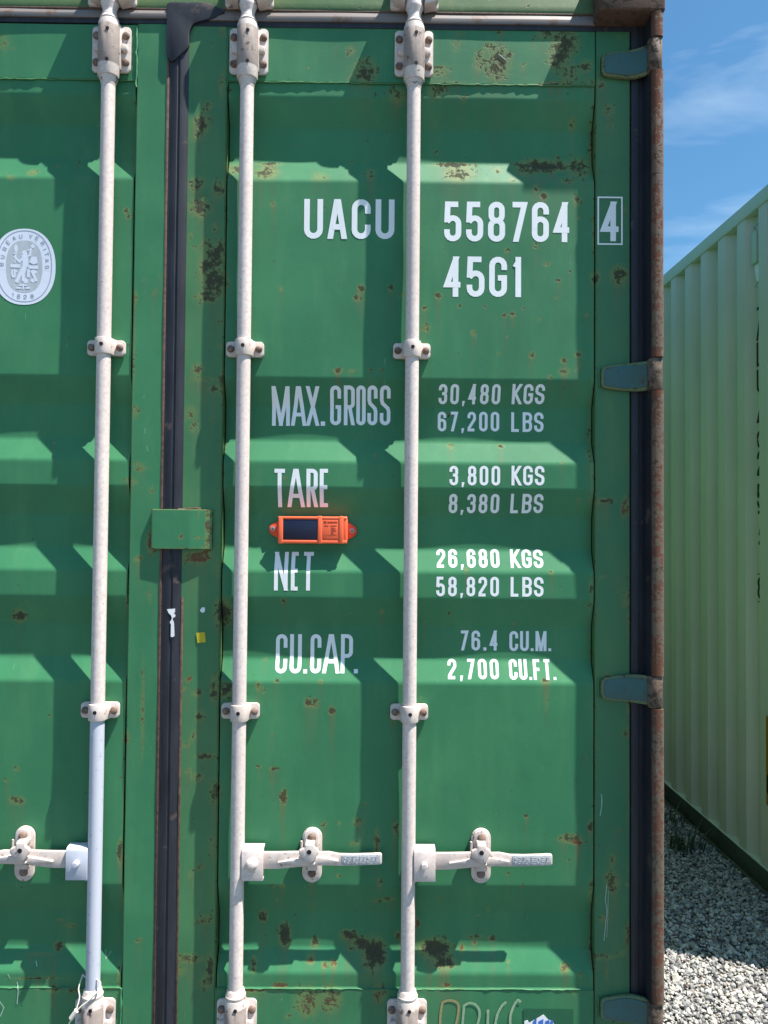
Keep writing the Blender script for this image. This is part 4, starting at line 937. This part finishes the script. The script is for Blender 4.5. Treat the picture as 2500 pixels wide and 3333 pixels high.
# ================================================================== TRACKER
def tz(x, y, d=-.006): return P(840+x/4.608, 1640+y/4.608, d)
tx, tzz = tz(820, 400)
tr = thing('tracking_device', (tx, .04, tzz), 'orange plastic tracking device with a dark solar panel screwed under the word TARE', 'tracker')
ear = roundpoly([tz(160, 350, .02), tz(185, 318, .02), tz(300, 250, .02), tz(1340, 262, .02), tz(1470, 350, .02), tz(1487, 400, .02), tz(1470, 470, .02), tz(1345, 548, .02), tz(290, 520, .02), tz(165, 430, .02)], .012)
MB().prism(ear, .0195, .0285, .003).build('mounting_plate', M['orange_shaded'], tr, 50)
x0, z1 = tz(295, 185); x1, z0 = tz(1338, 600)
b = MB(); b.prism(roundrect(x0, x1, z0, z1, .010), -.001, .022, .004, 3)
def bar(mb, a, c, bv=.0025, y0=-.0065, y1=.001):
    xa, za = tz(*a); xb, zb_ = tz(*c); mb.box(min(xa, xb), max(xa, xb), y0, y1, min(za, zb_), max(za, zb_), bv, 3)
bar(b, (305, 190), (372, 598)); bar(b, (300, 186), (1335, 236), y0=-.0062); bar(b, (300, 538), (1335, 598), y0=-.0058)
bar(b, (895, 182), (958, 600), y0=-.007); bar(b, (1215, 184), (1280, 600), y0=-.0075); bar(b, (1283, 190), (1335, 596), y0=-.0050)
bar(b, (955, 232), (1218, 542), y0=-.0056, bv=.001)
b.build('tracker_body', M['orange'], tr, 40)
xa, za = tz(375, 232); xb, zb_ = tz(897, 540)
MB().box(xa, xb, -.0052, .000, zb_, za, .0008).build('solar_panel', M['solar'], tr)
for cx, cy in ((230, 372), (1410, 402)):
    X, Z = tz(cx, cy, .028); w = MB().lathe([(.0062, 0), (.0060, .0022), (.0040, .0026)], (X, .0195, Z), (0, -1, 0), 18).build('washer', M['steel'], tr)
    MB().lathe([(.0034, 0), (.0030, .0018), (.0012, .0022)], (X, .0170, Z), (0, -1, 0), 12).build('screw', M['bolt'], w)
rg = random.Random(3); k = MB()
def mark(x0, y0, x1, y1):
    xa, za = tz(x0, y0); xb, zb_ = tz(x1, y1); k.box(xa, xb, -.0060, -.0055, zb_, za)
mark(985, 255, 1025, 292)
x = 1040
while x < 1188: w = rg.uniform(8, 16); mark(x, 262+rg.uniform(-3, 3), x+w, 288); x += w+rg.uniform(3, 6)
for yy in (322, 330): mark(990, yy, 1050+rg.uniform(0, 10), yy+4); mark(1085, yy, 1180, yy+4)
for yy in range(355, 460, 13): mark(1095, yy, 1095+rg.uniform(30, 85), yy+4)
for yy in (465,): mark(990, yy, 1180, yy+3)
mark(985, 510, 1020, 530)
x = 1040
while x < 1185: w = rg.uniform(8, 18); mark(x, 516, x+w, 530); x += w+5
k.build('printed_label', M['print'], tr)

# ================================================================== WIRE SEAL on the left rod
def wz(x, y, d): X, Z = P(200+x/3.318, 2900+y/3.318, d); return (X, d, Z)
def smooth(pts, k=6):
    pts = [Vector(p) for p in pts]; out = []
    for i in range(len(pts)-1):
        p0, p1, p2, p3 = pts[max(i-1, 0)], pts[i], pts[i+1], pts[min(i+2, len(pts)-1)]
        for j in range(k):
            t = j/k; out.append(.5*((2*p1)+(-p0+p2)*t+(2*p0-5*p1+4*p2-p3)*t*t+(-p0+3*p1-3*p2+p3)*t**3))
    out.append(pts[-1]); return out
ws = MB()
ws.tube(smooth([wz(232, 900, -0.0186), wz(205, 980, -0.0279), wz(185, 1060, -0.0341), wz(195, 1150, -0.0403), wz(160, 1280, -0.0484), wz(115, 1370, -0.0508)]), .0016, 8)
ws.tube(smooth([wz(395, 965, -0.0384), wz(420, 1000, -0.0409), wz(395, 1080, -0.0496), wz(300, 1180, -0.0521), wz(190, 1270, -0.0521), wz(150, 1340, -0.0521), wz(90, 1420, -0.0496), wz(40, 1560, -0.0434)]), .0021, 8)
ws.tube(smooth([wz(395, 965, -0.0384), wz(330, 930, -0.0279), wz(260, 930, -0.0186), wz(232, 900, -0.0186)]), .0016, 8)
seal = thing('wire_seal', wz(200, 1200, -0.0496), 'pale wire seal looped round the foot of the leftmost locking rod', 'seal')
ws.build('wire', M['wire'], seal, 60)
MB().tube([wz(165, 1290, -0.0527), wz(105, 1375, -0.0527)], .006, 10).build('seal_ferrule', M['wire'], seal, 60)

# ================================================================== PALE NEIGHBOUR CONTAINER
def ray(u, v): return (fw+rt*((u-CX)/F)-up*((v-CY)/F))
dv = ray(1204, 1736-8); dn = Vector((dv.x, dv.y, 0)).normalized()       # direction of its long side
HC = 2.896
r1 = ray(2500, 597); t1 = (HC-EYE)/r1.z; A0 = CAMLOC+r1*t1              # a point of the top edge
ang = math.atan2(-dn.x, dn.y)
def NW(q):   # local (X outward to the left = -, Y along, Z) -> rotate later through the Empty
    return q
Y0 = A0.y
front_s = .56-A0.y                        # start of the container along its side
org = Vector((A0.x, A0.y, 0))+dn*front_s
nb = thing('neighbouring_container', org, 'pale green corrugated shipping container standing across the gravel gap on the right', 'container')
NL = 12.19
def npart(mb_or_obj): return mb_or_obj
class NB(MB):
    pass
def nbuild(mb, name, mat, parent=None, angle=35):
    par = parent or nb; o = mb.build(name, mat, None, angle); w = WL[o.name].copy()
    o.location = w if par is nb else w-NLOC[par.name]; o.parent = par; NLOC[o.name] = w; return o
NLOC = {}
per = .1865; parts = (.36, .17, .30, .17); dep = .036
PH0 = .04
_k = {'i': 0}
def ndent(Y, Z):
    d = .022*np.exp(-((Y-3.02)/.10)**2-((Z-1.50)/.22)**2)+.020*np.exp(-((Y-3.25)/.10)**2-((Z-1.75)/.2)**2)
    d = d+.014*np.exp(-((Y-2.88)/.07)**2-((Z-1.0)/.30)**2)+.010*np.exp(-((Y-3.4)/.2)**2-((Z-1.2)/.5)**2)
    return d
def nrust(y, z):
    r = np.zeros(len(y))
    for a, b, s, w in ((3.30, 1.77, .8, .05), (3.33, 1.72, .7, .03), (3.38, 1.66, .6, .05), (3.03, 1.57, .8, .03), (3.05, 1.36, .9, .045), (3.0, 1.28, .6, .05), (2.9, .95, .5, .04)):
        r = np.maximum(r, s*np.exp(-((y-a)/w)**2-((z-b)/(w*1.6))**2))
    return r
# side walls, in the container's own frame (x = 0 outer plane of the near side)
wl = corr_wall('side_wall', .006, -1, .17+PH0, 4.8, .13, HC-.06, M['pale'], None, per, parts, dep, step=.02, attr=nrust, dent=ndent)
wf = corr_wall('side_wall', .006, -1, 4.8, NL-.17, .13, HC-.06, M['pale'], None, per, parts, dep)
wr = corr_wall('side_wall', 2.432, 1, .17, NL-.17, .13, HC-.06, M['pale'], None, per, parts, dep)
for o in (wl, wf, wr): o.parent = nb; NLOC[o.name] = WL[o.name].copy()
def ext(mb, prof, y0, y1, bev=.002):   # prof in (x,z), extruded along y
    return mb.prism(prof, y0, y1, bev, ang=30)
nbuild(ext(MB(), [(0, HC-.062), (0, HC), (.06, HC), (.06, HC-.062)], .16, NL-.16, .004), 'top_rail', M['pale_rail'])
nbuild(ext(MB(), [(2.378, HC-.062), (2.378, HC), (2.438, HC), (2.438, HC-.062)], .16, NL-.16, .004), 'top_rail', M['pale_rail'])
for a, s in ((0, 1), (2.438, -1)):
    f = lambda x: a+s*x
    nbuild(ext(MB(), [(f(0.002), .130), (f(.055), .130), (f(.055), .124), (f(.002), .124)], .16, NL-.16, .0015), 'rail_ledge', M['pale_rail'])
    nbuild(ext(MB(), [(f(.008), .1235), (f(.055), .1235), (f(.055), .020), (f(.030), .020), (f(.022), .034)], .16, NL-.16, .003), 'bottom_rail', M['under'])
    nbuild(ext(MB(), [(f(.012), .0195), (f(.055), .0195), (f(.055), .010), (f(.012), .010)], .16, NL-.16, .002), 'rail_foot', M['under'])
nbuild(MB().box(.062, 2.376, .1, NL-.1, HC-.02, HC-.005), 'roof', M['pale'])
nbuild(MB().box(.06, 2.37, .1, NL-.1, .06, .12), 'floor', M['under'])
for y in (0, NL-.178):
    for x in (0, 2.438-.162):
        for z in (0, HC-.118):
            nbuild(MB().box(x-.002, x+.164, y, y+.178, z, z+.118, .006), 'corner_casting', M['pale_rail'])
        nbuild(MB().box(x+.004, x+.120, y+.006, y+.150, .118, HC-.118, .004), 'corner_post', M['pale'])
for y in (.02, NL-.06):
    nbuild(MB().box(.164, 2.274, y, y+.04, HC-.12, HC-.002, .003), 'header_beam', M['pale'])
    nbuild(MB().box(.164, 2.274, y, y+.04, .002, .13, .003), 'sill_beam', M['pale'])
for x in (.126, 1.222):
    nbuild(MB().box(x, x+1.09, .045, .085, .135, HC-.125, .004), 'door', M['pale'])
    for dx in (.25, .75):
        nbuild(MB().lathe([(.017, .05), (.017, HC-.05)], (x+dx, .012, 0), n=16), 'lock_rod', M['pale_rail'])
nbuild(MB().box(.13, 2.3, NL-.06, NL-.02, .135, HC-.125), 'end_wall', M['pale'])
nb.rotation_euler = (0, 0, ang)
# which local y does a photo column meet on the outer plane?
def ycol(u, v=1700, x=0.0):
    r = ray(u, v); n_ = Vector((dn.y, -dn.x, 0)); o_ = org+n_*x
    t = (o_-CAMLOC).dot(n_)/r.dot(n_); p = CAMLOC+r*t; return (p-org).dot(dn), p.z
# black vertical identification code, painted down a trough of the corrugation
yo = PH0+.17
trough = lambda k: yo+per*k+per*(parts[0]+parts[1])
ty, _ = ycol(2470)
kk = min(range(30), key=lambda k: abs(trough(k)+per*.02-ty))
ty0 = trough(kk)
chars = [('T', 1100, 1190), ('A', 1195, 1268), ('L', 1195, 1275), ('U', 1200, 1275)]
def nglyph(ch, u, v0, v1, wd=.055, t=.014, box=False):
    zt = ycol(u, v0, dep-.006)[1]; zb_ = ycol(u, v1, dep-.006)[1]; h = zt-zb_-t; w = wd-t; V = []; Fs = []
    yl = ty0+per*parts[2]*1.02
    def put(q, k):
        i0 = len(V)
        for p in q:
            yy = yl-p[0]; xx = .006+dep; q1 = ty0
            if yy < q1: xx = .006+dep*max(0, 1-(q1-yy)/(per*parts[1]))
            V.append((xx-.0012-k*.0002, yy, zb_+p[1]))
        Fs.append(tuple(range(i0, i0+len(q))))
    if box: 
        for q in ribbon([(-.004, -.012), (w+.014, -.012), (w+.014, h+.026), (-.004, h+.026)], .004, True): put(q, 0)
    for k, (typ, pts) in enumerate(glyph(ch, w, h)):
        for q in ribbon(pts, t, typ == 'c', True, h):
            q = clipz(clipz(q, -t/2, True), h+t/2, False)
            if len(q) > 2: put([(p[0]+t/2, p[1]+t/2) for p in q], k)
    return V, Fs
for ch, v0, v1 in (('T', 995, 1035), ('A', 1040, 1105), ('L', 1110, 1190), ('U', 1200, 1276), ('4', 1312, 1394), ('3', 1400, 1458), ('2', 1466, 1548), ('5', 1574, 1655), ('7', 1662, 1742), ('1', 1750, 1832), ('8', 1878, 1950)):
    V, Fs = nglyph(ch, 2466, v0, v1, box=(ch == '8'))
    o = finish('marking', V, Fs, M['black'], None, False); o.parent = nb; NLOC[o.name] = WL[o.name].copy()
# ventilator box high in the same trough
zt = ycol(2462, 760, dep)[1]; zb_ = ycol(2462, 862, dep)[1]; yv = ty0+.028
v_ = nbuild(MB().prism(roundrect(yv-.020, yv+.024, zb_, zt, .004), .016, .042, .003, axis='x'), 'ventilator', M['pale_rail'])
nbuild(MB().prism([(yv-.018, zb_-.002), (yv+.022, zb_-.002), (yv+.004, zb_-.075), (yv-.018, zb_-.080)], .028, .041, .001, axis='x'), 'ventilator_flap', M['tape'], v_)
nbuild(MB().tube([(.034, yv+.006, zt+.006), (.020, yv+.010, zt+.022), (.034, yv-.006, zt+.034)], .003, 6), 'ventilator_clip', M['steel'], v_)
nbuild(MB().tube([(.034, yv-.004, zb_-.082), (.022, yv+.004, zb_-.10), (.034, yv-.012, zb_-.108), (.03, yv-.016, zb_-.086)], .002, 6), 'ventilator_clip', M['steel'], v_)
# amber caution sticker at the right edge of the picture
ys, za = ycol(2494, 2330); _, zb_ = ycol(2494, 2618)
stn = nbuild(MB().box(-.0012, .0055, ys-.115, ys, zb_, za), 'caution_sticker', M['caution'])
nbuild(MB().prism(roundrect(ys-.105, ys-.005, zb_+(za-zb_)*.12, zb_+(za-zb_)*.36, .02), -.0020, -.0013, 0, axis='x'), 'sticker_print', M['black'], stn)

# ================================================================== GROUND
def ground_mat():
    m, t, b = newmat('gravel_ground'); n = N(t)
    v = n.node('ShaderNodeTexVoronoi'); v.inputs['Scale'].default_value = 75; n.L(n.P(), v.inputs['Vector'])
    sep = n.node('ShaderNodeSeparateColor'); n.L(v.outputs['Color'], sep.inputs[0])
    col = n.mix(sep.outputs[0], (.085, .08, .072), (.19, .18, .165)); col = n.mix(n.step(v.outputs['Distance'], .3, .75), col, (.10, .095, .09))
    n.L(col, b.inputs['Base Color']); b.inputs['Roughness'].default_value = .9
    n.L(n.bump(v.outputs['Distance'], 1, .01), b.inputs['Normal']); return m
g = finish('ground', [(-400, -400, 0), (400, -400, 0), (400, 400, 0), (-400, 400, 0)], [(0, 1, 2, 3)], ground_mat(), None, False)
tag(g, kind='structure')
def stone_mat():
    m, t, b = newmat('crushed_stone'); n = N(t); a = n.attr('tint')
    r = n.node('ShaderNodeValToRGB'); n.L(a, r.inputs[0]); e = r.color_ramp.elements
    e[0].position = 0; e[0].color = (.10, .10, .11, 1); e[1].position = 1; e[1].color = (.20, .11, .10, 1)
    for p, c in ((.2, (.21, .208, .205)), (.45, (.35, .34, .32)), (.7, (.47, .46, .44)), (.85, (.41, .37, .31)), (.95, (.55, .54, .53)), (.975, (.24, .19, .155))):
        q = e.new(p); q.color = (*c, 1)
    nz = n.noise(260, 4, .6); col = n.mix(n.math('MULTIPLY', n.step(nz, .4, .7), .45), r.outputs[0], (.15, .145, .14))
    n.L(col, b.inputs['Base Color']); b.inputs['Roughness'].default_value = .85; n.L(n.bump(nz, .5, .0015), b.inputs['Normal']); return m
def icosa():
    p = (1+5**.5)/2
    v = np.array([(-1, p, 0), (1, p, 0), (-1, -p, 0), (1, -p, 0), (0, -1, p), (0, 1, p), (0, -1, -p), (0, 1, -p), (p, 0, -1), (p, 0, 1), (-p, 0, -1), (-p, 0, 1)])/math.sqrt(1+p*p)
    f = np.array([(0, 11, 5), (0, 5, 1), (0, 1, 7), (0, 7, 10), (0, 10, 11), (1, 5, 9), (5, 11, 4), (11, 10, 2), (10, 7, 6), (7, 1, 8), (3, 9, 4), (3, 4, 2), (3, 2, 6), (3, 6, 8), (3, 8, 9), (4, 9, 5), (2, 4, 11), (6, 2, 10), (8, 6, 7), (9, 8, 1)])
    return v, f
def gravel(name, x0, x1, y0, y1, n, smin, smax, zmax):
    v, f = icosa(); x = RNG.uniform(x0, x1, n); y = RNG.uniform(y0, y1, n)
    s = smin+(smax-smin)*RNG.random(n)**3.2; z = s*.35+RNG.random(n)*zmax
    D = v[None]*(1+RNG.uniform(-.32, .32, (n, 12, 1)))*np.stack([s, s*RNG.uniform(.6, 1, n), s*RNG.uniform(.45, .8, n)], -1)[:, None]
    a, b, c = RNG.uniform(0, 6.28, n), RNG.normal(0, .35, n), RNG.normal(0, .35, n)
    def rot(D, ang, i, j):
        ca, sa = np.cos(ang)[:, None], np.sin(ang)[:, None]; p, q = D[..., i].copy(), D[..., j].copy(); D[..., i] = ca*p-sa*q; D[..., j] = sa*p+ca*q; return D
    D = rot(rot(rot(D, b, 1, 2), c, 0, 2), a, 0, 1)+np.stack([x, y, z], -1)[:, None]
    V = D.reshape(-1, 3); Fc = (f[None]+(np.arange(n)*12)[:, None, None]).reshape(-1, 3)
    me = bpy.data.meshes.new(name); me.vertices.add(len(V)); me.vertices.foreach_set('co', V.ravel())
    me.loops.add(Fc.size); me.loops.foreach_set('vertex_index', Fc.ravel().astype(np.int32))
    me.polygons.add(len(Fc)); me.polygons.foreach_set('loop_start', np.arange(0, Fc.size, 3, dtype=np.int32)); me.polygons.foreach_set('loop_total', np.full(len(Fc), 3, dtype=np.int32))
    me.update(calc_edges=True)
    at = me.attributes.new('tint', 'FLOAT', 'POINT'); at.data.foreach_set('value', np.repeat(RNG.random(n), 12).astype(np.float32))
    me.shade_flat(); me.materials.append(SM); o = bpy.data.objects.new(name, me); COL.objects.link(o); tag(o, 'loose grey and white crushed gravel between the two containers', 'gravel', kind='stuff'); return o
SM = stone_mat()
gravel('gravel', .60, 1.75, -.5, 2.5, 58000, .0036, .0115, .011)
gravel('gravel', -2.2, 3.4, -2.4, -.05, 15000, .005, .014, .006)
gravel('gravel', 1.1, 3.4, -1.2, .6, 9000, .005, .013, .006)
gravel('gravel', .72, 1.8, 2.5, 5.5, 7000, .007, .018, .012)
# a few larger stones
gravel('gravel', .78, 1.7, .2, 2.4, 110, .013, .024, .006)

# weeds at the foot of the neighbour
def weed(cx, cy, n, h, name='weed_clump'):
    V = []; Fs = []; rg = random.Random(5)
    for _ in range(n):
        a = rg.uniform(0, 6.28); r0 = rg.uniform(0, .06); L_ = h*rg.uniform(.5, 1.1); lean = rg.uniform(.2, .9); w = rg.uniform(.0018, .004)
        bx, by = cx+r0*math.cos(a)*1.6, cy+r0*math.sin(a); d = rg.uniform(0, 6.28); i0 = len(V)
        for k in range(6):
            t_ = k/5; ww = w*(1-t_**2)+.0002; x_ = bx+math.cos(d)*lean*L_*t_*t_; y_ = by+math.sin(d)*lean*L_*t_*t_; z_ = L_*t_*(1-.25*lean*t_)
            V += [(x_-ww*math.sin(d), y_+ww*math.cos(d), z_), (x_+ww*math.sin(d), y_-ww*math.cos(d), z_)]
        for k in range(5): Fs.append((i0+2*k, i0+2*k+1, i0+2*k+3, i0+2*k+2))
    return finish(name, V, Fs, plain_mat('weed_leaf', (.045, .075, .028), (.03, .05, .018), rough=.6), None, True, 180)
r = ray(2225, 2775); t_ = -EYE/r.z; wp = CAMLOC+r*t_
w = weed(wp.x, wp.y, 60, .15)
tag(w, 'small clump of dark grassy weeds in the shaded gravel beside the pale container', 'weeds')
r = ray(2190, 2700); t_ = -EYE/r.z; wp = CAMLOC+r*t_
w2 = weed(wp.x-.02, wp.y+.05, 40, .12); tag(w2, 'tiny sparse weed sprig behind the larger weeds, close to the green container', 'weeds')
